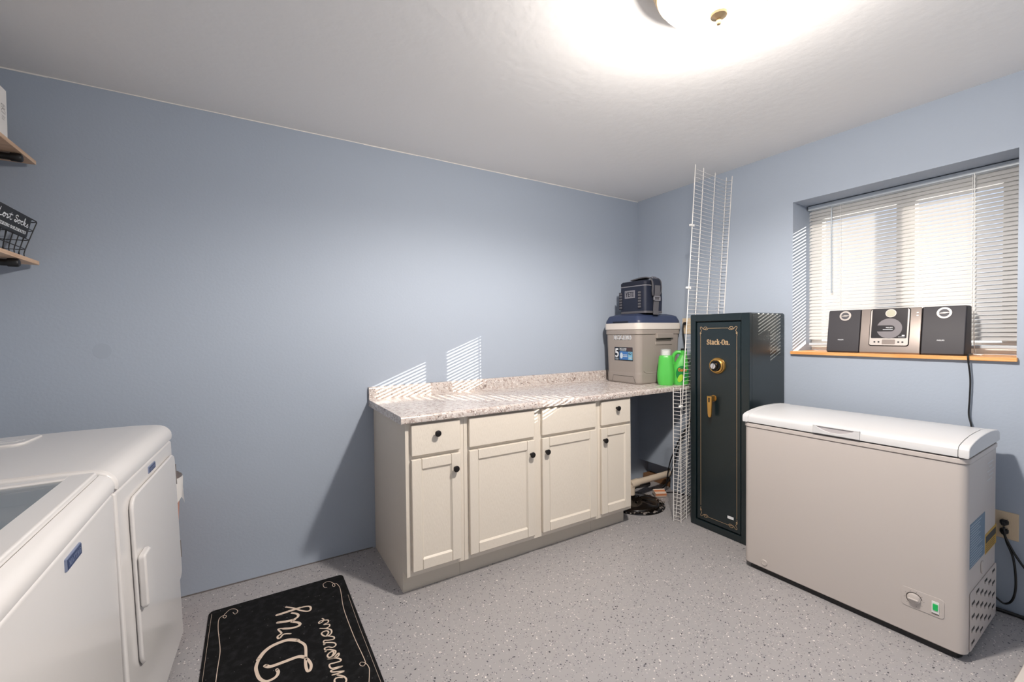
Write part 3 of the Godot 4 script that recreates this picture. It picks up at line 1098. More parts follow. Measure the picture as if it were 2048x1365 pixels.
func badge(t: Node3D, y0: float, y1: float, z0: float, z1: float):
	var b := part(t, "badge", box_mesh(Vector3(-0.002, y0, z0), Vector3(0.004, y1, z1), 0.0015), "badge_silver", false, "small dark blue maker badge")
	part(b, "badge_plate", box_mesh(Vector3(0.003, y0 + 0.0025, z0 + 0.003), Vector3(0.0046, y1 - 0.0025, z1 - 0.003)), "badge_navy")
	text(b, "lettering", "MAYTAG", "Droid Serif", 700, false, Vector3(0.0048, (y0 + y1) * 0.5, (z0 + z1) * 0.5), facing("+x"), (z1 - z0) * 0.8, (y1 - y0) * 0.42, 0.0006, "badge_silver")

func build_dryer():
	var W := 0.705
	var t := thing("dryer", "white dryer with a flat top and square front door beside the bin", "dryer", Vector3(-3.2006, 0.0318, 0.3708), "", Basis(Vector3.UP, -0.0537) * Basis(Vector3.BACK, 0.0319))
	var s := mb()
	bb(s, Vector3(-0.68, 0.0, 0.003), Vector3(0.0, 0.836, W - 0.003), 0.009)
	part(t, "body", s, "appliance_white")
	s = mb()
	bb(s, Vector3(-0.69, 0.83, 0.012), Vector3(-0.006, 0.846, W - 0.012))
	part(t, "top_gap", s, "grey_recess")
	s = mb()
	var p := PackedVector2Array([Vector2(-0.68, 0.841), Vector2(0.003, 0.841), Vector2(0.0055, 0.855), Vector2(0.004, 0.869), Vector2(-0.002, 0.882), Vector2(-0.013, 0.894), Vector2(-0.028, 0.902), Vector2(-0.05, 0.907), Vector2(-0.11, 0.912), Vector2(-0.3, 0.918), Vector2(-0.68, 0.922)])
	prism(s, p, 0.0, W, Transform3D(), 0.014, 45)
	var top := part(t, "top", s, "appliance_white")
	s = mb()
	prism(s, rrect(0.3, 0.17, 0.03, 5, Vector2(-0.515, 0.12)), 0.915, 0.9245, Transform3D(XYZ_UP, Vector3.ZERO), 0.002)
	part(top, "lint_hatch", s, "appliance_white")
	s = mb()
	prism(s, rrect(0.09, 0.05, 0.02, 5, Vector2(-0.43, 0.135)), 0.92, 0.9255, Transform3D(XYZ_UP, Vector3.ZERO), 0.001)
	part(top, "hatch_grip", s, "freezer_lid_white")
	s = mb()
	prism(s, rrect(0.585, 0.525, 0.04, 6, Vector2(0.318, 0.522)), 0.0, 0.013, Transform3D(ZY, Vector3.ZERO), 0.006)
	var d := part(t, "door", s, "appliance_white")
	s = mb()
	prism(s, rrect(0.075, 0.165, 0.012, 5, Vector2(0.572, 0.525)), 0.012, 0.034, Transform3D(ZY, Vector3.ZERO), 0.007)
	part(d, "handle", s, "appliance_white")
	for q in [[0.648, 0.733], [0.335, 0.408]]:
		part(t, "hinge", box_mesh(Vector3(0.0, q[0], 0.0195), Vector3(0.0138, q[1], 0.0245), 0.001), "seal_grey", false, "grey metal door hinge")
	badge(t, 0.7945, 0.8175, 0.289, 0.372)
	s = mb()
	for z in [0.05, W - 0.05]:
		lathe(s, [Vector2(0.0, -0.0335), Vector2(0.022, -0.0335), Vector2(0.022, -0.02), Vector2(0.01, -0.018), Vector2(0.01, 0.003)], 14, Transform3D(Basis(), Vector3(-0.04, 0, z)))
		lathe(s, [Vector2(0.0, -0.0122), Vector2(0.022, -0.0122), Vector2(0.022, 0.003)], 14, Transform3D(Basis(), Vector3(-0.65, 0, z)))
	part(t, "foot", s, "seal_grey")
	s = mb()
	p = PackedVector2Array([Vector2(-0.685, 0.9), Vector2(-0.6, 0.918), Vector2(-0.615, 1.05), Vector2(-0.63, 1.07), Vector2(-0.685, 1.07)])
	prism(s, p, 0.01, W - 0.01, Transform3D(), 0.01)
	part(t, "console", s, "appliance_white")

func build_washer():
	var W := 0.69
	var t := thing("washing_machine", "white top-loading washing machine with a glass lid", "washer", Vector3(-3.2431, 0.0291, 1.109), "", Basis(Vector3.BACK, 0.0207))
	var s := mb()
	bb(s, Vector3(-0.68, 0.0, 0.0), Vector3(0.0, 0.851, W), 0.009)
	part(t, "body", s, "appliance_white")
	part(t, "top_gap", box_mesh(Vector3(-0.67, 0.845, 0.01), Vector3(-0.006, 0.861, W - 0.01)), "grey_recess")
	# top deck: front roll, side rails and back shelf round the lid
	var p := PackedVector2Array([Vector2(-0.075, 0.856), Vector2(0.003, 0.856), Vector2(0.0055, 0.868), Vector2(0.004, 0.88), Vector2(-0.002, 0.891), Vector2(-0.012, 0.9), Vector2(-0.024, 0.905), Vector2(-0.027, 0.9), Vector2(-0.075, 0.9)])
	s = mb()
	prism(s, p, 0.0, W, Transform3D(), 0.008, 45)
	bb(s, Vector3(-0.68, 0.856, 0.0), Vector3(-0.07, 0.906, 0.014), 0.006)
	bb(s, Vector3(-0.68, 0.856, W - 0.014), Vector3(-0.07, 0.906, W), 0.006)
	bb(s, Vector3(-0.68, 0.856, 0.014), Vector3(-0.53, 0.915, W - 0.014), 0.006)
	part(t, "top_deck", s, "appliance_white")
	var lid := Node3D.new()
	# lid frame: four bars, slightly rising to the back, glass set in
	var L := Transform3D(Basis(Vector3.BACK, -0.02), Vector3(-0.025, 0.906, 0))
	s = mb()
	bb(s, Vector3(-0.058, -0.006, 0.018), Vector3(0.0, 0.012, W - 0.018), 0.006, L)
	bb(s, Vector3(-0.50, -0.006, 0.018), Vector3(-0.44, 0.012, W - 0.018), 0.006, L)
	bb(s, Vector3(-0.45, -0.006, 0.018), Vector3(-0.05, 0.012, 0.055), 0.006, L)
	bb(s, Vector3(-0.45, -0.006, W - 0.055), Vector3(-0.05, 0.012, W - 0.018), 0.006, L)
	var lf := part(t, "lid", s, "appliance_white")
	lid.free()
	s = mb()
	bb(s, Vector3(-0.445, 0.002, 0.05), Vector3(-0.053, 0.008, W - 0.05), 0.0, L)
	part(lf, "lid_glass", s, "lid_glass")
	s = mb()
	bb(s, Vector3(-0.53, 0.8525, 0.014), Vector3(-0.07, 0.857, W - 0.014))
	var well := part(t, "tub_well", s, "drum_grey")
	s = mb()
	lathe(s, [Vector2(0.2, 0.0), Vector2(0.205, 0.018), Vector2(0.195, 0.024), Vector2(0.185, 0.018), Vector2(0.18, 0.0)], 40, Transform3D(Basis(), Vector3(-0.27, 0.857, W * 0.5)))
	part(well, "tub_ring", s, "steel")
	badge(t, 0.8045, 0.8305, 0.281, 0.369)
	s = mb()
	for z in [0.05, W - 0.05]:
		lathe(s, [Vector2(0.0, -0.0298), Vector2(0.022, -0.0298), Vector2(0.022, -0.02), Vector2(0.01, -0.018), Vector2(0.01, 0.003)], 14, Transform3D(Basis(), Vector3(-0.04, 0, z)))
		lathe(s, [Vector2(0.0, -0.0165), Vector2(0.022, -0.0165), Vector2(0.022, 0.003)], 14, Transform3D(Basis(), Vector3(-0.64, 0, z)))
	part(t, "foot", s, "seal_grey")
	s = mb()
	p = PackedVector2Array([Vector2(-0.72, 0.9), Vector2(-0.57, 0.915), Vector2(-0.59, 1.05), Vector2(-0.61, 1.07), Vector2(-0.72, 1.07)])
	prism(s, p, 0.01, W - 0.01, Transform3D(), 0.01)
	part(t, "console", s, "appliance_white")

# ------------------------------------------------------------------ door mat
func build_mat():
	var t := thing("door_mat", "black rubber-backed mat printed with cream script lettering", "mat", Vector3(-2.8275, 0, 0.76))
	var s := mb()
	prism(s, rrect(0.592, 1.03, 0.022, 5, Vector2(-2.8275, 0.733)), 0.0, 0.0075, Transform3D(XYZ_UP, Vector3.ZERO), 0.003)
	part(t, "mat_base", s, "mat_black", true)
	s = mb()
	# printed strokes: [width, x, z, x, z ...]
	var strokes := [
		[0.016, [-2.908, 0.74, -2.891, 0.756, -2.846, 0.757, -2.794, 0.757, -2.771, 0.776]],
		[0.01088, [-2.771, 0.776, -2.761, 0.799, -2.755, 0.83, -2.76, 0.856, -2.769, 0.86, -2.773, 0.838, -2.772, 0.804, -2.767, 0.768, -2.763, 0.707, -2.775, 0.674, -2.794, 0.646]],
		[0.01728, [-2.787, 0.653, -2.819, 0.629, -2.851, 0.626, -2.886, 0.634, -2.912, 0.656, -2.931, 0.689]],
		[0.01216, [-2.927, 0.681, -2.939, 0.726, -2.937, 0.765, -2.928, 0.803, -2.91, 0.829, -2.889, 0.831, -2.874, 0.823, -2.867, 0.805, -2.871, 0.786]],
		[0.00768, [-2.809, 0.591, -2.826, 0.581, -2.838, 0.58, -2.849, 0.595, -2.857, 0.595, -2.858, 0.58, -2.845, 0.57, -2.843, 0.562, -2.852, 0.537, -2.849, 0.529, -2.819, 0.546]],
		[0.01216, [-2.833, 0.538, -2.804, 0.553, -2.776, 0.555, -2.768, 0.543, -2.776, 0.526, -2.798, 0.507]],
		[0.01536, [-2.852, 0.479, -2.815, 0.492, -2.787, 0.496]],
		[0.01088, [-2.795, 0.496, -2.774, 0.486, -2.769, 0.47, -2.776, 0.454, -2.793, 0.439]],
		[0.01536, [-2.852, 0.418, -2.826, 0.418, -2.786, 0.416, -2.759, 0.416]],
		[0.00896, [-2.767, 0.415, -2.729, 0.421, -2.714, 0.436, -2.717, 0.461, -2.733, 0.462, -2.76, 0.435, -2.782, 0.404, -2.813, 0.374]],
		[0.00576, [-2.678, 0.556, -2.673, 0.568, -2.68, 0.581, -2.693, 0.586, -2.695, 0.577, -2.685, 0.57, -2.67, 0.575, -2.657, 0.583, -2.66, 0.599, -2.678, 0.605, -2.658, 0.615, -2.658, 0.63, -2.674, 0.636, -2.696, 0.623]],
		[0.0064, [-2.677, 0.635, -2.657, 0.656, -2.657, 0.679, -2.669, 0.691, -2.686, 0.686, -2.695, 0.665, -2.688, 0.654, -2.672, 0.656, -2.668, 0.672, -2.677, 0.685]],
		[0.00576, [-2.678, 0.689, -2.654, 0.711, -2.655, 0.726, -2.674, 0.722, -2.69, 0.714, -2.695, 0.722, -2.692, 0.737, -2.696, 0.74, -2.692, 0.731, -2.678, 0.736, -2.657, 0.752, -2.654, 0.769, -2.667, 0.776, -2.682, 0.764, -2.695, 0.763, -2.697, 0.77, -2.693, 0.781, -2.697, 0.787, -2.693, 0.778, -2.678, 0.784]],
		[0.0064, [-2.68, 0.782, -2.662, 0.801, -2.663, 0.815, -2.674, 0.826, -2.689, 0.827, -2.693, 0.814, -2.686, 0.803, -2.672, 0.799, -2.669, 0.811, -2.676, 0.822]],
		[0.0064, [-2.668, 0.836, -2.653, 0.823, -2.654, 0.837, -2.67, 0.843, -2.695, 0.833, -2.67, 0.843, -2.653, 0.859, -2.653, 0.872, -2.674, 0.87, -2.693, 0.868, -2.691, 0.892, -2.67, 0.899, -2.652, 0.904, -2.67, 0.905, -2.692, 0.904, -2.689, 0.915, -2.651, 0.934, -2.673, 0.933, -2.692, 0.93]],
		[0.0064, [-2.676, 0.94, -2.659, 0.957, -2.651, 0.977, -2.656, 0.993, -2.672, 0.997, -2.689, 0.976, -2.688, 0.957, -2.676, 0.954, -2.66, 0.964]],
		[0.00242, [-2.623, 0.309, -2.634, 0.3, -2.635, 0.269, -2.618, 0.254, -2.598, 0.266, -2.584, 0.302, -2.589, 0.32, -2.596, 0.309, -2.59, 0.292, -2.575, 0.3, -2.567, 0.342, -2.571, 0.413, -2.579, 0.494, -2.582, 0.581, -2.579, 0.758, -2.572, 0.88, -2.571, 0.932, -2.582, 0.947, -2.592, 0.934, -2.586, 0.922, -2.572, 0.935, -2.565, 0.966, -2.571, 0.998, -2.582, 1.04]],
		[0.00242, [-3.027, 0.286, -3.018, 0.306, -3.008, 0.287, -3.019, 0.261, -3.04, 0.253, -3.059, 0.28, -3.065, 0.302, -3.056, 0.314, -3.053, 0.296, -3.07, 0.29, -3.081, 0.317, -3.079, 0.39, -3.071, 0.469, -3.064, 0.557, -3.067, 0.651, -3.069, 0.734]],
		[0.00099, [-3.111, 0.247, -3.112, 0.48, -3.112, 0.704]],
		[0.00099, [-2.543, 0.431, -2.546, 0.679, -2.545, 0.904, -2.544, 1.061]],
	]
	var T := Transform3D(facing("up"), Vector3(0, 0.0079, 0))
	var k := 0
	for q in strokes:
		var pts := []
		var a: Array = q[1]
		for i in range(0, a.size(), 2):
			pts.append(Vector2(a[i], -a[i + 1]))
		T.origin.y = 0.0079 + 0.00002 * (k % 5)
		k += 1
		stroke(s, curve2(pts, 5), q[0], T)
	part(t, "lettering", s, "mat_print", true)

# ------------------------------------------------------------------ white wire shelves standing on end
func wire_shelf(called: String, label: String, o: Vector3, u: Vector3, v: Vector3, n: Vector3, length: float, ks: Array, width: float, lip: float, clips: Array):
	var t := thing(called, label, "wire shelf", o, "white wire shelves standing on end by the safe", Basis(v, u, v.cross(u).normalized()))
	var sg := 1.0 if n.dot(v.cross(u)) > 0 else -1.0
	for k in ks:
		var s := mb()
		tube(s, [Vector3(width * k, 0, 0), Vector3(width * k, length, 0)], 0.0031, 8)
		part(t, "rail", s, "wire_white")
	var s2 := mb()
	tube(s2, [Vector3(width, 0, sg * lip), Vector3(width, length, sg * lip)], 0.0031, 8)
	part(t, "rail", s2, "wire_white")
	s2 = mb()
	var off := sg * 0.0045
	tube(s2, curve3([Vector3(-0.003, 0, off), Vector3(width * 0.5, 0, off), Vector3(width - 0.008, 0, off), Vector3(width - 0.0035, 0, off + sg * 0.004), Vector3(width - 0.003, 0, off + sg * 0.01), Vector3(width - 0.003, 0, sg * lip)], 3), 0.0014, 6)
	var wire := s2.commit()
	var y := 0.012
	while y < length - 0.008:
		var w := part(t, "cross_wire", wire, "wire_white")
		w.position = Vector3(0, y, 0)
		y += 0.0256
	for c in clips:
		s2 = mb()
		lathe(s2, [Vector2(0, -0.008), Vector2(0.009, -0.008), Vector2(0.009, 0.008), Vector2(0, 0.008)], 12, Transform3D(Basis(Vector3.RIGHT, PI / 2), Vector3(c[0] * width + 0.012, c[1], -0.002 * sg)))
		lathe(s2, [Vector2(0, -0.008), Vector2(0.008, -0.008), Vector2(0.008, 0.008), Vector2(0, 0.008)], 12, Transform3D(Basis(Vector3.RIGHT, PI / 2), Vector3(c[0] * width - 0.012, c[1], -0.002 * sg)))
		bb(s2, Vector3(c[0] * width - 0.012, c[1] - 0.005, -0.007), Vector3(c[0] * width + 0.012, c[1] + 0.005, 0.005), 0.002)
		part(t, "clip", s2, "white_plastic")

func build_wire_shelves():
	var u := Vector3(0.009, 1, 0.06).normalized()
	var a := (Vector3.RIGHT - u * u.x).normalized()
	var c := u.cross(a)
	var v := a * cos(0.095) + c * sin(0.095)
	wire_shelf("wire_shelf", "tall white wire shelf standing on end, reaching almost to the ceiling", Vector3(-0.432, 0.004, 0.724), u, v, -u.cross(v), 2.398, [0.0, 0.25, 0.62, 1.0], 0.406, 0.041, [[0.0, 2.004], [0.0, 1.59]])
	var d := Vector3(-0.29, 0, 0.084).normalized()
	wire_shelf("wire_shelf", "short white wire shelf standing on end, only worktop high", Vector3(-0.472, 0.004, 0.795) - d * 0.305, Vector3.UP, d, Vector3(-0.28, 0, -0.96), 0.916, [0.0, 0.35, 0.68, 1.0], 0.305, 0.05, [[1.0, 0.79]])

# ------------------------------------------------------------------ hard cooler, soft cooler, bottles
func build_cooler():
	var c := Vector2(-0.2585, 0.278)
	var t := thing("cooler", "large grey hard cooler with a navy lid on the worktop", "cooler", Vector3(c.x, 0.907, c.y))
	var w := 0.477
	var d := 0.356
	var y := 0.001
	var s := mb()
	var rings := []
	for q in [[0.0, -0.030, 0.035], [0.006, -0.018, 0.04], [0.014, -0.014, 0.042], [0.07, -0.012, 0.042], [0.078, -0.016, 0.042], [0.09, -0.018, 0.042], [0.33, -0.004, 0.045], [0.366, -0.002, 0.045], [0.372, -0.002, 0.045]]:
		rings.append(ring_xz(rrect(w + q[1], d + q[1], q[2], 6), y + q[0]))
	loft(s, rings)
	part(t, "body", s, "cooler_grey")
	s = mb()
	prism(s, rrect(w + 0.012, d + 0.012, 0.05, 7), 0.372, 0.408, Transform3D(XYZ_UP, Vector3.ZERO), 0.004)
	part(t, "collar", s, "cooler_grey")
	s = mb()
	prism(s, rrect(w + 0.02, d + 0.02, 0.05, 7), 0.409, 0.459, Transform3D(XYZ_UP, Vector3.ZERO), 0.004)
	part(t, "white_band", s, "cooler_white")
	s = mb()
	rings = []
	for q in [[0.459, 0.012, 0.05], [0.474, 0.010, 0.05], [0.480, 0.006, 0.05], [0.508, -0.02, 0.045], [0.514, -0.03, 0.045], [0.518, -0.05, 0.04], [0.526, -0.10, 0.04], [0.5312, -0.13, 0.04]]:
		rings.append(ring_xz(rrect(w + q[1], d + q[1], q[2], 6), q[0]))
	loft(s, rings)
	var lid := part(t, "lid", s, "cooler_navy")
	s = mb()
	bb(s, Vector3(-w * 0.5 - 0.0085, 0.46, -0.08), Vector3(-w * 0.5 + 0.02, 0.474, 0.08), 0.003)
	part(lid, "lid_grip", s, "bag_navy_dark")
	var xl := -w * 0.5 + 0.002
	# maker name and sticker on the narrow face
	for dz in [-0.0022, 0.0, 0.0022]:
		text(t, "lettering", "IGLOO", "Droid Serif", 700, false, Vector3(xl + 0.001 - absf(dz) * 0.1, 0.35, 0.012 + dz), facing("-x"), 0.178, 0.036, 0.005, "white_print")
	var sx := xl + 0.0035
	var st := part(t, "sticker", box_mesh(Vector3(sx - 0.0022, 0.173, -0.072), Vector3(sx + 0.02, 0.276, 0.114), 0.001), "sticker_black", false, "dark blue product sticker")
	var px := sx - 0.0028
	part(st, "print_panel", box_mesh(Vector3(px, 0.18, -0.018), Vector3(sx, 0.243, 0.068)), "sticker_blue")
	part(st, "print_panel", box_mesh(Vector3(px, 0.18, 0.07), Vector3(sx, 0.243, 0.112)), "sticker_cyan")
	part(st, "print_panel", box_mesh(Vector3(px, 0.245, 0.056), Vector3(sx, 0.272, 0.107)), "sticker_brown")
	var F := facing("-x")
	text(st, "lettering", "5", "Droid Sans", 700, false, Vector3(px - 0.0002, 0.231, -0.046), F, 0.036, 0.068, 0.0004, "white_print")
	text(st, "lettering", "IGLOO", "Droid Serif", 700, false, Vector3(px - 0.0002, 0.263, 0.018), F, 0.07, 0.014, 0.0004, "white_print")
	text(st, "lettering", "62", "Droid Sans", 700, false, Vector3(px - 0.0006, 0.228, 0.09), F, 0.03, 0.02, 0.0004, "sticker_black")
	s = mb()
	var P := Transform3D(F, Vector3(px - 0.0006, 0, 0))
	for q in [[-0.062, -0.03, 0.189, 0.004], [-0.062, -0.03, 0.181, 0.003], [-0.012, 0.05, 0.2485, 0.004], [0.02, 0.06, 0.217, 0.005], [0.02, 0.06, 0.205, 0.006], [0.078, 0.105, 0.195, 0.01]]:
		stroke(s, [Vector2(q[0], q[2]), Vector2(q[1], q[2])], q[3], P)
	prism(s, ellipse(0.0145, 0.023, 20, Vector2(0.002, 0.211)), 0.0, 0.0002, P)
	part(st, "fine_print", s, "label_line")
	s = mb()
	stroke(s, [Vector2(-0.1, 0.012), Vector2(-0.088, 0.056), Vector2(0.118, 0.056), Vector2(0.138, 0.012)], 0.004, Transform3D(F, Vector3(xl + 0.0035, 0, 0)))
	part(t, "foot_recess", s, "slot_dark")
	# handle on the wide face
	var zf := d * 0.5 - 0.006
	s = mb()
	bb(s, Vector3(-0.06, 0.34, zf), Vector3(0.13, 0.381, zf + 0.024), 0.006)
	bb(s, Vector3(-0.06, 0.29, zf - 0.004), Vector3(0.13, 0.318, zf + 0.009), 0.004)
	var hd := part(t, "handle", s, "cooler_grey")
	part(hd, "handle_slot", box_mesh(Vector3(-0.05, 0.318, zf - 0.004), Vector3(0.12, 0.34, zf + 0.006)), "slot_dark")
	s = mb()
	tube(s, [Vector3(-0.18, 0.1, zf - 0.002), Vector3(-0.15, 0.082, zf - 0.003), Vector3(0.16, 0.082, zf - 0.003)], 0.004, 6)
	tube(s, [Vector3(-0.18, 0.33, zf + 0.001), Vector3(-0.13, 0.366, zf + 0.002), Vector3(-0.06, 0.37, zf + 0.002)], 0.003, 6)
	part(t, "moulded_rib", s, "cooler_grey")

func build_lunch_cooler():
	var c := Vector3(-0.32, 1.4395, 0.32)
	var t := thing("soft_cooler", "small navy soft cooler bag on top of the hard cooler", "cooler bag", c)
	var s := mb()
	var rings := []
	for q in [[0.0, -0.004], [0.004, 0.0], [0.016, 0.0], [0.017, -0.003]]:
		rings.append(ring_xz(rrect(0.2 + q[1], 0.26 + q[1], 0.022, 5), q[0]))
	loft(s, rings)
	part(t, "base_trim", s, "bag_grey")
	s = mb()
	rings = []
	for q in [[0.016, -0.004, 0.022], [0.03, -0.002, 0.024], [0.1, 0.002, 0.026], [0.18, 0.0, 0.026], [0.205, -0.002, 0.026]]:
		rings.append(ring_xz(rrect(0.2 + q[1], 0.26 + q[1], q[2], 5), q[0]))
	loft(s, rings)
	part(t, "body", s, "bag_navy")
	s = mb()
	prism(s, rrect(0.203, 0.263, 0.027, 6), 0.2045, 0.213, Transform3D(XYZ_UP, Vector3.ZERO), 0.003)
	part(t, "zip_band", s, "bag_light")
	s = mb()
	rings = []
	for q in [[0.213, -0.004], [0.225, 0.0], [0.238, -0.002], [0.248, -0.02], [0.252, -0.06], [0.256, -0.12]]:
		rings.append(ring_xz(rrect(0.2 + q[1], 0.26 + q[1], 0.025, 5), q[0]))
	loft(s, rings)
	part(t, "lid", s, "bag_navy_dark")
	var x := -0.1012
	var F := facing("-x")
	var pt := part(t, "logo_patch", box_mesh(Vector3(x - 0.0025, 0.118, -0.072), Vector3(x + 0.006, 0.178, 0.03), 0.001), "bag_light")
	text(pt, "lettering", "YETI", "Droid Sans", 700, false, Vector3(x - 0.0028, 0.148, -0.021), F, 0.082, 0.038, 0.0006, "bag_navy_dark")
	for zc in [-0.1145, 0.077]:
		s = mb()
		bb(s, Vector3(x - 0.002, 0.036, zc - 0.019), Vector3(x + 0.006, 0.17, zc + 0.019), 0.001)
		var web := part(t, "webbing", s, "bag_navy_dark")
		s = mb()
		for k in 6:
			bb(s, Vector3(x - 0.006, 0.042 + k * 0.0215, zc - 0.014), Vector3(x, 0.0575 + k * 0.0215, zc + 0.014), 0.003)
		part(web, "webbing_loops", s, "bag_grey")
	# shoulder strap over the lid and down the near end
	var strap := mb()
	var grey := mb()
	var path := curve3([Vector3(0.0, 0.262, -0.06), Vector3(0.0, 0.272, 0.04), Vector3(0.0, 0.27, 0.105), Vector3(0.0, 0.247, 0.144), Vector3(-0.004, 0.2, 0.158), Vector3(-0.006, 0.155, 0.156), Vector3(-0.008, 0.13, 0.15)], 6)
	for k in path.size() - 1:
		var a: Vector3 = path[k]
		var b: Vector3 = path[k + 1]
		var tl := minf(1.0, (path.size() - 1 - k) / 8.0)
		var hw := 0.03 + 0.016 * tl
		var dir := (b - a).normalized()
		var nrm := dir.cross(Vector3.RIGHT)
		bx(strap, (a + b) * 0.5, Vector3(hw * 2, 0.006, (b - a).length() * 1.12), 0.0, Transform3D(Basis(Vector3.RIGHT, nrm, dir), Vector3.ZERO).translated_local(-(a + b) * 0.5).translated((a + b) * 0.5))
		for sd in [-1.0, 1.0]:
			bx(grey, Vector3.ZERO, Vector3(0.009, 0.0085, (b - a).length() * 1.12), 0.0, Transform3D(Basis(Vector3.RIGHT, nrm, dir), (a + b) * 0.5 + Vector3(sd * hw, 0, 0)))
	var sp := part(t, "shoulder_strap", strap, "bag_navy_dark")
	part(sp, "strap_edge", grey, "bag_grey")
	s = mb()
	path = curve3([Vector3(-0.004, 0.205, 0.163), Vector3(-0.006, 0.15, 0.163), Vector3(-0.008, 0.1, 0.156), Vector3(-0.008, 0.03, 0.15), Vector3(-0.008, -0.012, 0.15)], 5)
	for k in path.size() - 1:
		var a: Vector3 = path[k]
		var b: Vector3 = path[k + 1]
		var dir := (b - a).normalized()
		bx(s, Vector3.ZERO, Vector3(0.056, 0.0035, (b - a).length() * 1.1), 0.0, Transform3D(Basis(Vector3.RIGHT, dir.cross(Vector3.RIGHT), dir), (a + b) * 0.5))
	part(sp, "strap_webbing", s, "bag_grey")
	s = mb()
	bb(s, Vector3(-0.043, 0.118, 0.155), Vector3(0.028, 0.126, 0.166), 0.002)
	bb(s, Vector3(-0.043, 0.09, 0.155), Vector3(0.028, 0.098, 0.166), 0.002)
	bb(s, Vector3(-0.043, 0.09, 0.155), Vector3(-0.035, 0.126, 0.166), 0.002)
	bb(s, Vector3(0.02, 0.09, 0.155), Vector3(0.028, 0.126, 0.166), 0.002)
	part(sp, "buckle", s, "bag_light")
	var lab := Basis(Vector3.RIGHT, deg_to_rad(-38))
	s = mb()
	bx(s, Vector3.ZERO, Vector3(0.056, 0.03, 0.003), 0.001, Transform3D(lab, Vector3(0.004, 0.2655, 0.128)))
	var lp := part(sp, "strap_patch", s, "bag_light")
	text(lp, "lettering", "YETI", "Droid Sans", 700, false, Vector3(0.004, 0.2668, 0.1295), lab, 0.044, 0.02, 0.0006, "bag_navy_dark")

func build_bottles():
	var g := "green laundry detergent bottles on the worktop"
	var B := Basis(Vector3.UP, deg_to_rad(-51))
	var t := thing("detergent_bottle", "green detergent bottle with a clear measuring cap, next to the grey cooler", "bottle", Vector3(-0.325, 0.907, 0.556), g, B)
	var s := mb()
	var rings := []
	for q in [[0.0, 0.098, 0.082, 0.03], [0.006, 0.108, 0.09, 0.035], [0.03, 0.118, 0.096, 0.038], [0.07, 0.122, 0.098, 0.04], [0.1, 0.119, 0.096, 0.04], [0.13, 0.112, 0.09, 0.04], [0.17, 0.106, 0.086, 0.038], [0.2, 0.1, 0.082, 0.036], [0.212, 0.092, 0.078, 0.036], [0.218, 0.076, 0.07, 0.034]]:
		rings.append(ring_xz(rrect(q[1], q[2], q[3], 6), q[0]))
	loft(s, rings)
	part(t, "body", s, "bottle_green")
	s = mb()
	lathe(s, [Vector2(0.03, 0.217), Vector2(0.03, 0.25), Vector2(0.022, 0.255), Vector2(0.0, 0.255)], 24)
	part(t, "spout", s, "white_plastic")
	s = mb()
	lathe(s, [Vector2(0.039, 0.218), Vector2(0.037, 0.262), Vector2(0.034, 0.264), Vector2(0.0, 0.264)], 28)
	part(t, "measuring_cap", s, "clear_cup")
	t = thing("detergent_bottle", "green detergent bottle with a loop handle and dark cap, behind the wire shelf", "bottle", Vector3(-0.226, 0.907, 0.606), g, B)
	s = mb()
	rings = []
	for q in [[0.0, 0.098, 0.08, 0.03, 0.0], [0.006, 0.112, 0.09, 0.035, 0.0], [0.04, 0.118, 0.094, 0.038, 0.0], [0.1, 0.114, 0.092, 0.04, 0.0], [0.135, 0.108, 0.084, 0.036, 0.002], [0.165, 0.092, 0.072, 0.032, 0.008], [0.195, 0.07, 0.06, 0.028, 0.016], [0.22, 0.05, 0.05, 0.024, 0.02]]:
		rings.append(ring_xz(rrect(q[1], q[2], q[3], 6), q[0], Vector2(q[4], 0)))
	loft(s, rings)
	tube(s, curve3([Vector3(-0.046, 0.13, 0), Vector3(-0.052, 0.17, 0), Vector3(-0.048, 0.21, 0), Vector3(-0.028, 0.236, 0), Vector3(0.0, 0.238, 0), Vector3(0.02, 0.226, 0)], 5), 0.0135, 12)
	lathe(s, [Vector2(0.022, 0.21), Vector2(0.022, 0.252), Vector2(0.0, 0.252)], 20, Transform3D(Basis(), Vector3(0.024, 0, 0)))
	part(t, "body", s, "bottle_green")
	s = mb()
	lathe(s, [Vector2(0.021, 0.252), Vector2(0.021, 0.264), Vector2(0.017, 0.267), Vector2(0.0, 0.267)], 20, Transform3D(Basis(), Vector3(0.024, 0, 0)))
	part(t, "cap", s, "black_plastic")
	s = mb()
	prism(s, ellipse(0.042, 0.056, 28, Vector2(0.01, 0.085)), 0.04, 0.0482, Transform3D(), 0.001)
	var lb := part(t, "label", s, "bottle_label")
	s = mb()
	prism(s, ellipse(0.018, 0.03, 20, Vector2(-0.002, 0.055)), 0.048, 0.0487, Transform3D(Basis(Vector3.BACK, -0.4), Vector3(-0.02, 0, 0)))
	part(lb, "label_leaf", s, "bottle_label_lime")
	text(lb, "lettering", "Gain", "Droid Sans", 700, false, Vector3(0.012, 0.112, 0.0488), Basis(), 0.056, 0.026, 0.0006, "orange_print")

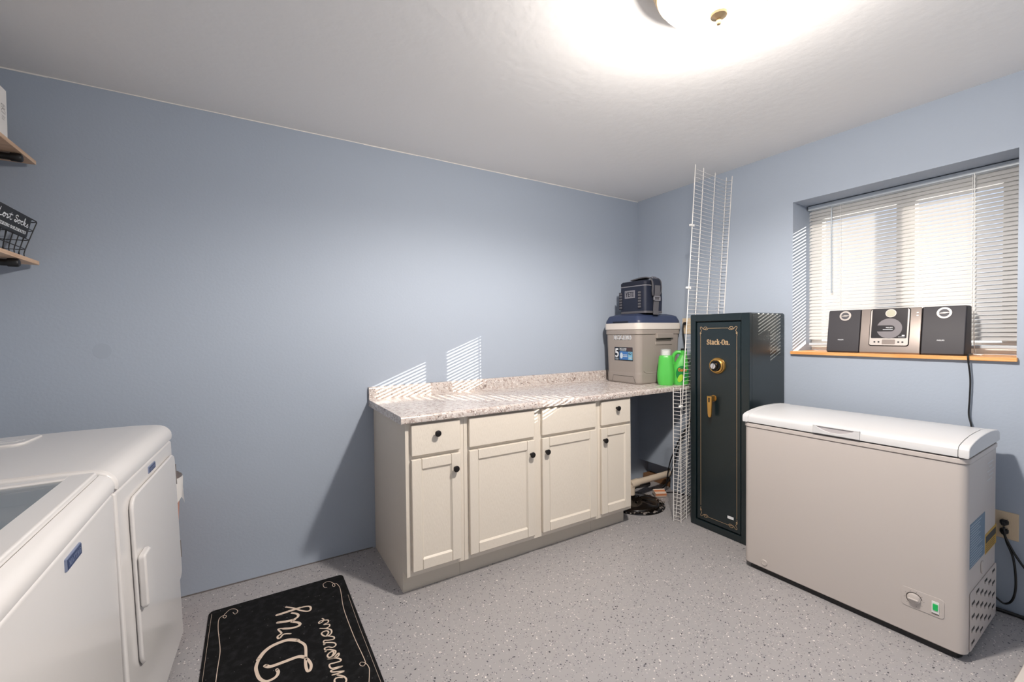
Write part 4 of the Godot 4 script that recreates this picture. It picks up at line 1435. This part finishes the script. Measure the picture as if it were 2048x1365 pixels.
# ------------------------------------------------------------------ stereo on the sill
func build_stereo():
	var t := thing("stereo", "compact silver and black stereo with two speakers on the window sill", "stereo", Vector3(0.06, 1.1685, 1.7435))
	var prof := PackedVector2Array([Vector2(0.006, 1.1685), Vector2(0.0, 1.176), Vector2(0.0358, 1.409), Vector2(0.041, 1.414), Vector2(0.115, 1.414), Vector2(0.115, 1.1685)])
	var X := Vector3(0, 0, 1)
	var Y := Vector3(0.0358, 0.233, 0).normalized()
	var F := Basis(X, Y, X.cross(Y))
	var O := Vector3(-0.0004, 1.1685, 0)
	for sp in [[1.452, 1.6115, 1.5375, 1.522], [1.8735, 2.035, 1.956, 1.948]]:
		var s := mb()
		prism(s, prof, sp[0], sp[1], Transform3D(), 0.006)
		var p := part(t, "speaker", s, "speaker_cloth", true)
		s = mb()
		var FT := Transform3D(F, O)
		prism(s, ellipse(0.0285, 0.0285, 28, Vector2(sp[2], 0.2135)), -0.001, 0.003, FT, 0.001)
		var e := part(p, "emblem", s, "stereo_pale")
		s = mb()
		prism(s, ellipse(0.0195, 0.0195, 24, Vector2(sp[2], 0.2135)), 0.0, 0.0036, FT)
		part(e, "emblem_field", s, "bag_grey")
		s = mb()
		prism(s, PackedVector2Array([Vector2(sp[2] - 0.024, 0.211), Vector2(sp[2] + 0.004, 0.2095), Vector2(sp[2] + 0.024, 0.2155), Vector2(sp[2] - 0.002, 0.2175)]), 0.003, 0.0052, FT, 0.0005)
		part(e, "emblem_bar", s, "stereo_pale")
		text(p, "lettering", "PHILIPS", "Droid Sans", 700, false, O + F * Vector3(sp[3], 0.0745, 0.0006), F, 0.027, 0.0065, 0.0006, "white_print")
	var FT := Transform3D(F, O)
	var s := mb()
	prism(s, prof, 1.613, 1.872, Transform3D(), 0.004)
	var m := part(t, "main_unit", s, "stereo_silver", true)
	s = mb()
	prism(s, rrect(0.172, 0.206, 0.012, 5, Vector2(1.7425, 0.144)), -0.001, 0.0035, FT, 0.001)
	var d := part(m, "door_surround", s, "black_gloss")
	s = mb()
	prism(s, rrect(0.166, 0.2, 0.011, 5, Vector2(1.7425, 0.144)), 0.002, 0.006, FT, 0.0015)
	d = part(m, "door_frame", s, "stereo_pale")
	s = mb()
	prism(s, rrect(0.152, 0.16, 0.005, 3, Vector2(1.7425, 0.1635)), 0.005, 0.0072, FT, 0.0008)
	part(m, "cd_door", s, "stereo_black")
	# disc window, cut by a tongue from the left
	s = mb()
	var pl := PackedVector2Array()
	var cz := 1.7445
	var cy := 0.137
	for k in 41:
		var a := deg_to_rad(180 + 18 + 324.0 * k / 40)
		pl.append(Vector2(cz + 0.0545 * cos(a), cy + 0.0545 * sin(a)))
	for k in 9:
		var a := PI * 0.5 - PI * k / 8.0
		pl.append(Vector2(cz + 0.008 + 0.0165 * cos(a), cy + 0.0165 * sin(a)))
	prism(s, pl, 0.0065, 0.0082, FT)
	part(m, "disc_window", s, "disc_window")
	s = mb()
	prism(s, ellipse(0.0235, 0.0225, 28, Vector2(1.748, 0.2195)), 0.0065, 0.0088, FT, 0.0006)
	var dp := part(m, "display", s, "stereo_pale")
	s = mb()
	prism(s, ellipse(0.020, 0.019, 28, Vector2(1.748, 0.2195)), 0.008, 0.0092, FT)
	part(dp, "display_glass", s, "display_pale")
	text(m, "lettering", "PHILIPS", "Droid Sans", 700, false, O + F * Vector3(cz + 0.0, cy + 0.004, 0.0074), F, 0.028, 0.0065, 0.0005, "white_print")
	s = mb()
	stroke(s, [Vector2(cz - 0.026, cy - 0.0065), Vector2(cz + 0.014, cy - 0.0065)], 0.003, Transform3D(F, O + F * Vector3(0, 0, 0.0075)))
	stroke(s, [Vector2(1.785, 0.091), Vector2(1.81, 0.091)], 0.0016, Transform3D(F, O + F * Vector3(0, 0, 0.0075)))
	bx(s, Vector3(1.805, 0.0985, 0.0075), Vector3(0.011, 0.007, 0.0006), 0.0, FT)
	part(m, "small_print", s, "white_print")
	for z in [1.684, 1.702, 1.786, 1.803]:
		s = mb()
		prism(s, ellipse(0.0045, 0.004, 12, Vector2(z, 0.063)), 0.005, 0.0076, FT, 0.0006)
		part(m, "button", s, "stereo_black")
	s = mb()
	prism(s, rrect(0.056, 0.026, 0.004, 3, Vector2(1.7445, 0.0635)), 0.005, 0.0068, FT, 0.0006)
	part(m, "button_plate", s, "stereo_silver")
	for q in [0.2195, 0.2045]:
		s = mb()
		bx(s, Vector3(1.8555, q, 0.001), Vector3(0.0085, 0.0065, 0.003), 0.001, FT)
		part(m, "sensor", s, "white_print")
	s = mb()
	for k in 5:
		stroke(s, [Vector2(1.629, 0.2 + 0.008 * k), Vector2(1.634, 0.2 + 0.008 * k)], 0.0024, Transform3D(F, O + F * Vector3(0, 0, 0.0007)))
	part(m, "side_print", s, "bag_grey")

# ------------------------------------------------------------------ shelves over the washer and dryer
func wall_shelf(label: String, y: float, zb: float) -> void:
	var t := thing("wall_shelf", label, "shelf", Vector3(-3.85, y, 0.65), "wooden wall shelves over the dryer")
	part(t, "board", box_mesh(Vector3(WX + 0.003, y, 0.032), Vector3(-3.7, y + 0.0165, 1.25), 0.001), "shelf_wood", true)
	for z in [zb, 1.1]:
		var s := mb()
		var R := Basis(Vector3.BACK, -PI / 2)
		tube(s, [Vector3(WX + 0.006, y - 0.0165, z), Vector3(-3.716, y - 0.0165, z)], 0.0135, 12)
		lathe(s, [Vector2(0.0, -0.006), Vector2(0.0165, -0.006), Vector2(0.0165, 0.02), Vector2(0.013, 0.025), Vector2(0.0, 0.026)], 16, Transform3D(R, Vector3(-3.727, y - 0.0167, z)))
		lathe(s, [Vector2(0.0, 0.0), Vector2(0.016, 0.0), Vector2(0.016, 0.03), Vector2(0.0, 0.03)], 16, Transform3D(R, Vector3(-3.835, y - 0.0167, z)))
		lathe(s, [Vector2(0.0, 0.0), Vector2(0.04, 0.0), Vector2(0.04, 0.006), Vector2(0.0175, 0.009), Vector2(0.0165, 0.03), Vector2(0.0, 0.03)], 20, Transform3D(R, Vector3(WX + 0.0005, y - 0.045, z)))
		part(t, "bracket", s, "wire_black", true)

func build_wall_shelves():
	wall_shelf("upper wooden wall shelf on black pipe brackets, holding the white box", 2.0405, 0.16)
	wall_shelf("lower wooden wall shelf on black pipe brackets, under the wire basket", 1.6135, 0.215)
	# white box
	var t := thing("box", "plain white box on the upper wall shelf", "box", Vector3(-3.8, 2.058, 0.45))
	part(t, "box_body", box_mesh(Vector3(-3.94, 2.0578, 0.272), Vector3(-3.704, 2.237, 0.66), 0.002), "box_white", true)
	var s := mb()
	var F := Transform3D(facing("+x"), Vector3(-3.7036, 0, 0))
	var zc := -0.302
	for q in [[[-0.014, 0.020], [0.014, 0.020], [0.014, 0.008], [-0.014, 0.008], [-0.014, 0.02]], [[-0.014, -0.002], [-0.006, 0.004], [0.006, 0.004], [0.014, -0.002]], [[-0.014, -0.002], [-0.014, -0.01], [0.014, -0.01], [0.014, -0.002]], [[-0.006, 0.0145], [0.006, 0.0145]]]:
		var pts := []
		for v in q:
			pts.append(Vector2(zc + v[0], 2.152 + v[1]))
		stroke(s, pts, 0.0022, F)
	for k in 3:
		stroke(s, [Vector2(zc - 0.013, 2.129 - k * 0.006), Vector2(zc + 0.013 - 0.004 * k, 2.129 - k * 0.006)], 0.0016, F)
	part(t, "box_print", s, "print_grey", true)
	# wire basket with a chalkboard sign
	var y0 := 1.6315
	var c := Vector3(-3.815, y0, 0.235)
	t = thing("wire_basket", "black wire basket with a lost socks sign on the lower shelf", "basket", c)
	var top := Vector3(0.122, 0.156, 0.188)
	var bot := Vector3(0.075, 0.0, 0.135)
	for k in 4:
		var f: float = [1.0, 0.74, 0.48, 0.22][k]
		s = mb()
		var loop := []
		var p := rrect(2 * lerpf(bot.x + 0.012, top.x, f), 2 * lerpf(bot.z + 0.012, top.z, f), 0.03, 4)
		for v in p:
			loop.append(Vector3(v.x, f * top.y + 0.003, v.y))
		tube(s, loop, 0.0024 if k == 0 else 0.0017, 6, true)
		part(t, "hoop", s, "wire_black")
	var rod := func(a: Vector3, b: Vector3, horizontal: Vector3):
		var q := mb()
		var a1 := a
		var b1 := a + (b - a) * 0.82
		tube(q, curve3([a1, b1, b - horizontal * -0.004, b - horizontal * 0.03 * 1.0], 4), 0.0018, 6)
		part(t, "upright", q, "wire_black")
	for k in 7:
		var z := lerpf(-0.165, 0.165, k / 6.0)
		var zb := z * 0.78
		for sd in [-1.0, 1.0]:
			rod.call(Vector3(sd * top.x, top.y, z), Vector3(sd * (bot.x + 0.012), 0.004, zb), Vector3(sd, 0, 0))
	for k in 4:
		var x := lerpf(-0.09, 0.09, k / 3.0)
		for sd in [-1.0, 1.0]:
			rod.call(Vector3(x, top.y, sd * top.z), Vector3(x * 0.75, 0.004, sd * (bot.z + 0.012)), Vector3(0, 0, sd))
	for k in 7:
		s = mb()
		var z := lerpf(-0.165, 0.165, k / 6.0) * 0.78
		tube(s, [Vector3(-bot.x, 0.0025, z), Vector3(bot.x, 0.0025, z)], 0.0018, 6)
		part(t, "floor_wire", s, "wire_black")
	# sign on the room side
	var tilt := Basis(Vector3.BACK, -atan2(0.035, 0.156)) * facing("+x")
	var so := Vector3(0.115, 0.118, 0.03)
	s = mb()
	bx(s, Vector3.ZERO, Vector3(0.272, 0.08, 0.004), 0.001, Transform3D(tilt, so))
	var sg := part(t, "sign", s, "black_plastic")
	# chalk script: each letter a few points, run left to right
	s = mb()
	var script := [
		[[-0.02, 1.05], [-0.06, 0.6], [0.0, 0.06], [0.2, 0.0], [0.36, 0.15], [0.56, 0.5], [0.42, 0.45], [0.38, 0.12], [0.54, 0.0], [0.68, 0.2], [0.6, 0.5], [0.78, 0.42], [0.92, 0.52], [0.9, 0.35], [1.04, 0.16], [0.95, 0.0], [0.85, 0.08], [1.08, 0.1], [1.24, 0.5], [1.32, 0.98], [1.24, 0.3], [1.34, 0.0], [1.52, 0.14]],
		[[1.08, 0.66], [1.5, 0.72]],
		[[2.18, 0.86], [2.05, 1.0], [1.88, 0.88], [1.92, 0.66], [2.12, 0.5], [2.18, 0.24], [2.02, 0.0], [1.82, 0.12], [1.9, 0.26], [2.2, 0.2], [2.44, 0.48], [2.32, 0.45], [2.27, 0.14], [2.42, 0.0], [2.56, 0.2], [2.48, 0.48], [2.66, 0.42], [2.92, 0.46], [2.78, 0.5], [2.68, 0.2], [2.82, 0.0], [2.98, 0.12], [3.12, 0.6], [3.14, 1.05], [3.05, 0.9], [3.04, 0.0], [3.1, 0.35], [3.26, 0.48], [3.24, 0.3], [3.1, 0.26], [3.3, 0.0], [3.46, 0.14], [3.6, 0.5], [3.62, 0.3], [3.72, 0.12], [3.62, -0.02], [3.5, 0.06]]]
	for q in script:
		var pts := []
		for v in q:
			pts.append(Vector2((v[0] - 1.8) * 0.063, 0.001 + v[1] * 0.027))
		stroke(s, curve2(pts, 4), 0.0032, Transform3D(tilt, so + tilt * Vector3(0, 0, 0.0023)))
	part(sg, "lettering", s, "white_print")
	text(sg, "lettering", "SEEKING SOLEMATES", "Droid Serif", 700, false, so + tilt * Vector3(0, -0.023, 0.0023), tilt, 0.235, 0.012, 0.0004, "white_print")

# ------------------------------------------------------------------ bin behind the dryer
func build_bin():
	var c := Vector3(-3.352, 0, 0.172)
	var t := thing("waste_bin", "salmon waste bin with a white liner between dryer and wall", "bin", c)
	var s := mb()
	lathe(s, [Vector2(0.0, 0.0), Vector2(0.095, 0.0), Vector2(0.1, 0.006), Vector2(0.127, 0.605), Vector2(0.131, 0.615), Vector2(0.127, 0.62), Vector2(0.118, 0.6), Vector2(0.092, 0.012), Vector2(0.0, 0.012)], 32)
	part(t, "bin_body", s, "bin_salmon")
	s = mb()
	var rings := []
	var r2 := RandomNumberGenerator.new()
	r2.seed = 5
	for q in [[0.085, 0.3, 0.0], [0.114, 0.5, 0.002], [0.12, 0.6, 0.003], [0.126, 0.652, 0.003], [0.1365, 0.658, 0.003], [0.1385, 0.652, 0.003], [0.139, 0.6, 0.004], [0.138, 0.565, 0.005], [0.139, 0.53, 0.006]]:
		var ring := []
		for k in 40:
			var a := TAU * k / 40
			var w: float = q[2] * (sin(a * 7.0 + q[1] * 30.0) + r2.randf_range(-0.6, 0.6))
			var dip: float = 0.03 * maxf(0.0, sin(a * 3.0 + 0.5)) + 0.012 * sin(a * 11.0) if q[1] < 0.54 else 0.0
			ring.append(Vector3(cos(a) * (q[0] + w), q[1] + dip, sin(a) * (q[0] + w)))
		rings.append(ring)
	for i in rings.size() - 1:
		for k in 40:
			var l := (k + 1) % 40
			var n0 := Vector3(cos(TAU * k / 40), 0, sin(TAU * k / 40)) * (1.0 if i > 2 else -1.0)
			var n1 := Vector3(cos(TAU * l / 40), 0, sin(TAU * l / 40)) * (1.0 if i > 2 else -1.0)
			quad(s, rings[i][k], rings[i][l], rings[i + 1][l], rings[i + 1][k], n0, n1, n1, n0)
	part(t, "liner", s, "bin_liner")

# ------------------------------------------------------------------ under the worktop end
func build_corner_clutter():
	var t := thing("drain_pipe", "cream plastic drain pipe running into the wall above the sump pit", "pipe", Vector3(-0.4, 0.142, 0.37))
	var s := mb()
	tube(s, [Vector3(-0.43, 0.138, 0.352), Vector3(0.1, 0.126, 0.318)], 0.024, 18)
	part(t, "pipe", s, "pipe_cream", true)
	s = mb()
	tube(s, [Vector3(-0.49, 0.137, 0.356), Vector3(-0.405, 0.1385, 0.3505)], 0.03, 18)
	tube(s, [Vector3(-0.475, 0.137, 0.355), Vector3(-0.475, 0.06, 0.355)], 0.027, 18)
	part(t, "elbow", s, "pipe_cream", true)
	# sump pit: a round black lid in a broken concrete edge
	t = thing("sump_pit", "black sump pit lid in a ragged hole in the floor under the worktop", "sump pit", Vector3(-0.47, 0, 0.39))
	s = mb()
	lathe(s, [Vector2(0.215, 0.0005), Vector2(0.212, 0.007), Vector2(0.2, 0.012), Vector2(0.188, 0.01), Vector2(0.185, 0.004), Vector2(0.0, 0.004)], 48)
	part(t, "basin_rim", s, "pit_black")
	s = mb()
	var rings := []
	var r2 := RandomNumberGenerator.new()
	r2.seed = 9
	for q in [[0.172, 0.004], [0.172, 0.016], [0.16, 0.026], [0.11, 0.034], [0.05, 0.038]]:
		var ring := []
		for k in 32:
			var a := TAU * k / 32
			ring.append(Vector3(cos(a) * q[0], q[1] + (0.006 * sin(a * 4.0 + 1.0) + r2.randf_range(-0.002, 0.002) if q[1] > 0.01 else 0.0), sin(a) * q[0]))
		rings.append(ring)
	loft(s, rings)
	part(t, "pit_lid", s, "pit_glossy")
	s = mb()
	for k in 90:
		var a := r2.randf() * TAU
		var r := r2.randf_range(0.186, 0.217)
		var d := r2.randf_range(0.006, 0.02)
		bx(s, Vector3.ZERO, Vector3(d, r2.randf_range(0.005, 0.012), d * r2.randf_range(0.4, 0.9)), 0.002, Transform3D(Basis(Vector3.UP, r2.randf() * TAU) * Basis(Vector3.RIGHT, r2.randf_range(-0.3, 0.3)), Vector3(cos(a) * r, 0.009, sin(a) * r)))
	var rb := part(t, "broken_concrete", s, "rubble")
	rb.set_meta("kind", "stuff")
	s = mb()
	tube(s, curve3([Vector3(0.02, 0.03, -0.06), Vector3(0.03, 0.085, -0.065), Vector3(0.07, 0.1, -0.07), Vector3(0.16, 0.085, -0.09), Vector3(0.3, 0.05, -0.14)], 6), 0.022, 14)
	tube(s, [Vector3(0.0, 0.03, -0.05), Vector3(0.0, 0.1, -0.05)], 0.036, 18)
	part(t, "discharge_fitting", s, "pit_black")
	# small paper box
	var B := Basis(Vector3.UP, deg_to_rad(-28)) * Basis(Vector3.RIGHT, deg_to_rad(14))
	t = thing("small_box", "small worn cream and orange carton lying by the sump pit", "box", Vector3(-0.2, 0.028, 0.392), "", B)
	part(t, "carton", box_mesh(Vector3(-0.045, -0.016, -0.032), Vector3(0.045, 0.016, 0.032), 0.002), "paper_box")
	s = mb()
	bb(s, Vector3(-0.043, 0.0155, -0.012), Vector3(0.043, 0.0166, 0.008))
	bb(s, Vector3(-0.043, -0.004, 0.0315), Vector3(0.043, 0.012, 0.0326))
	part(t, "carton_print", s, "paper_orange")
	# white board at the lower right of the view
	var o := mb()
	bb(o, Vector3(-0.72, 0.0, 2.297), Vector3(-0.05, 0.018, 2.62), 0.003)
	solo("board", o, "board_white", "pale board lying on the floor past the freezer, in the photo's lower right corner", "board")

# ------------------------------------------------------------------ outlets and cords
func outlet(label: String, at: Vector3, w: float, hgt: float) -> Node3D:
	var t := thing("wall_outlet", label, "outlet", at, "ivory wall outlets")
	t.rotation.y = -PI / 2
	part(t, "cover_plate", box_mesh(Vector3(-w / 2, -hgt / 2, 0.0004), Vector3(w / 2, hgt / 2, 0.006), 0.002), "outlet_ivory")
	for y in [0.02, -0.02]:
		var s := mb()
		prism(s, rrect(0.034, 0.029, 0.012, 4, Vector2(0, y)), 0.005, 0.0072, Transform3D(), 0.0005)
		var f := part(t, "receptacle", s, "outlet_ivory")
		s = mb()
		for x in [-0.0064, 0.0064]:
			bb(s, Vector3(x - 0.001, y, 0.0068), Vector3(x + 0.001, y + 0.008, 0.0075))
		bb(s, Vector3(-0.002, y - 0.009, 0.0068), Vector3(0.002, y - 0.005, 0.0075))
		part(f, "receptacle_slots", s, "outlet_slot")
	return t

func cord(called: String, label: String, pts: Array, r: float, k := 8) -> MeshInstance3D:
	var s := mb()
	tube(s, curve3(pts, k), r, 8)
	return solo(called, s, "black_plastic", label, "cord")

func cord_part(owner: String, called: String, pts: Array, r: float, k := 8) -> MeshInstance3D:
	var o: Node3D = get_node(owner)
	var inv := o.transform.affine_inverse()
	var s := mb()
	tube(s, curve3(pts, k), r, 8)
	var p := part(o, called, s, "black_plastic", false, "black power cord")
	p.transform = inv
	return p

func plug(par: MeshInstance3D, at: Vector3, dir_down: bool):
	var s := mb()
	bx(s, at + Vector3(-0.016, 0, 0), Vector3(0.018, 0.023, 0.027), 0.005)
	bx(s, at + Vector3(-0.028, -0.004, 0), Vector3(0.016, 0.02, 0.017), 0.005)
	part(par, "plug", s, "black_plastic")

func build_outlets_and_cords():
	outlet("ivory wall outlet beside the freezer with two black plugs", Vector3(0, 0.4, 2.173), 0.082, 0.124)
	outlet("ivory wall outlet behind the grey cooler and the wire shelf", Vector3(0, 1.34, 0.495), 0.074, 0.124)
	var c := cord_part("chest_freezer", "power_cord", [Vector3(-0.034, 0.40, 2.174), Vector3(-0.045, 0.38, 2.177), Vector3(-0.037, 0.333, 2.184), Vector3(-0.03, 0.262, 2.203), Vector3(-0.03, 0.152, 2.211), Vector3(-0.03, 0.079, 2.202), Vector3(-0.03, 0.048, 2.179), Vector3(-0.035, 0.066, 2.15), Vector3(-0.04, 0.1, 2.1)], 0.0042)
	plug(c, Vector3(-0.007, 0.418, 2.173), true)
	c = cord("extension_cord", "black cord hanging from the lower socket out of the right edge of the photo", [Vector3(-0.034, 0.374, 2.174), Vector3(-0.045, 0.36, 2.18), Vector3(-0.034, 0.31, 2.197), Vector3(-0.03, 0.25, 2.228), Vector3(-0.03, 0.16, 2.29), Vector3(-0.03, 0.05, 2.4), Vector3(-0.04, 0.008, 2.55), Vector3(-0.05, 0.008, 2.8)], 0.0045)
	plug(c, Vector3(-0.007, 0.378, 2.173), true)
	cord("floor_cable", "black cable lying along the foot of the window wall by the freezer", [Vector3(-0.03, 0.009, 1.75), Vector3(-0.028, 0.009, 2.1), Vector3(-0.018, 0.009, 2.25), Vector3(-0.024, 0.009, 2.6)], 0.008, 4)
	cord_part("stereo", "power_cord", [Vector3(0.06, 1.176, 2.048), Vector3(0.0, 1.176, 2.05), Vector3(-0.024, 1.172, 2.052), Vector3(-0.03, 1.15, 2.054), Vector3(-0.022, 1.06, 2.06), Vector3(-0.02, 0.962, 2.058), Vector3(-0.02, 0.89, 2.056), Vector3(-0.03, 0.83, 2.068), Vector3(-0.03, 0.7, 2.08)], 0.0034)
	c = cord("power_cord", "black cord dropping from the outlet by the cooler to the sump pit", [Vector3(-0.034, 1.36, 0.495), Vector3(-0.046, 1.35, 0.496), Vector3(-0.05, 1.3, 0.498), Vector3(-0.045, 1.2, 0.51), Vector3(-0.04, 1.08, 0.53), Vector3(-0.025, 0.96, 0.68), Vector3(-0.02, 0.86, 0.69), Vector3(-0.03, 0.7, 0.62), Vector3(-0.06, 0.5, 0.5), Vector3(-0.09, 0.3, 0.42), Vector3(-0.105, 0.17, 0.395), Vector3(-0.115, 0.08, 0.385), Vector3(-0.11, 0.03, 0.34), Vector3(-0.14, 0.012, 0.27)], 0.0048)
	plug(c, Vector3(-0.007, 1.36, 0.495), true)
	cord("power_cord", "second thin black cord under the worktop, forking off to the floor", [Vector3(-0.03, 0.62, 0.55), Vector3(-0.045, 0.4, 0.46), Vector3(-0.05, 0.2, 0.4), Vector3(-0.09, 0.1, 0.385), Vector3(-0.16, 0.012, 0.35), Vector3(-0.05, 0.008, 0.42), Vector3(-0.02, 0.008, 0.6)], 0.004)
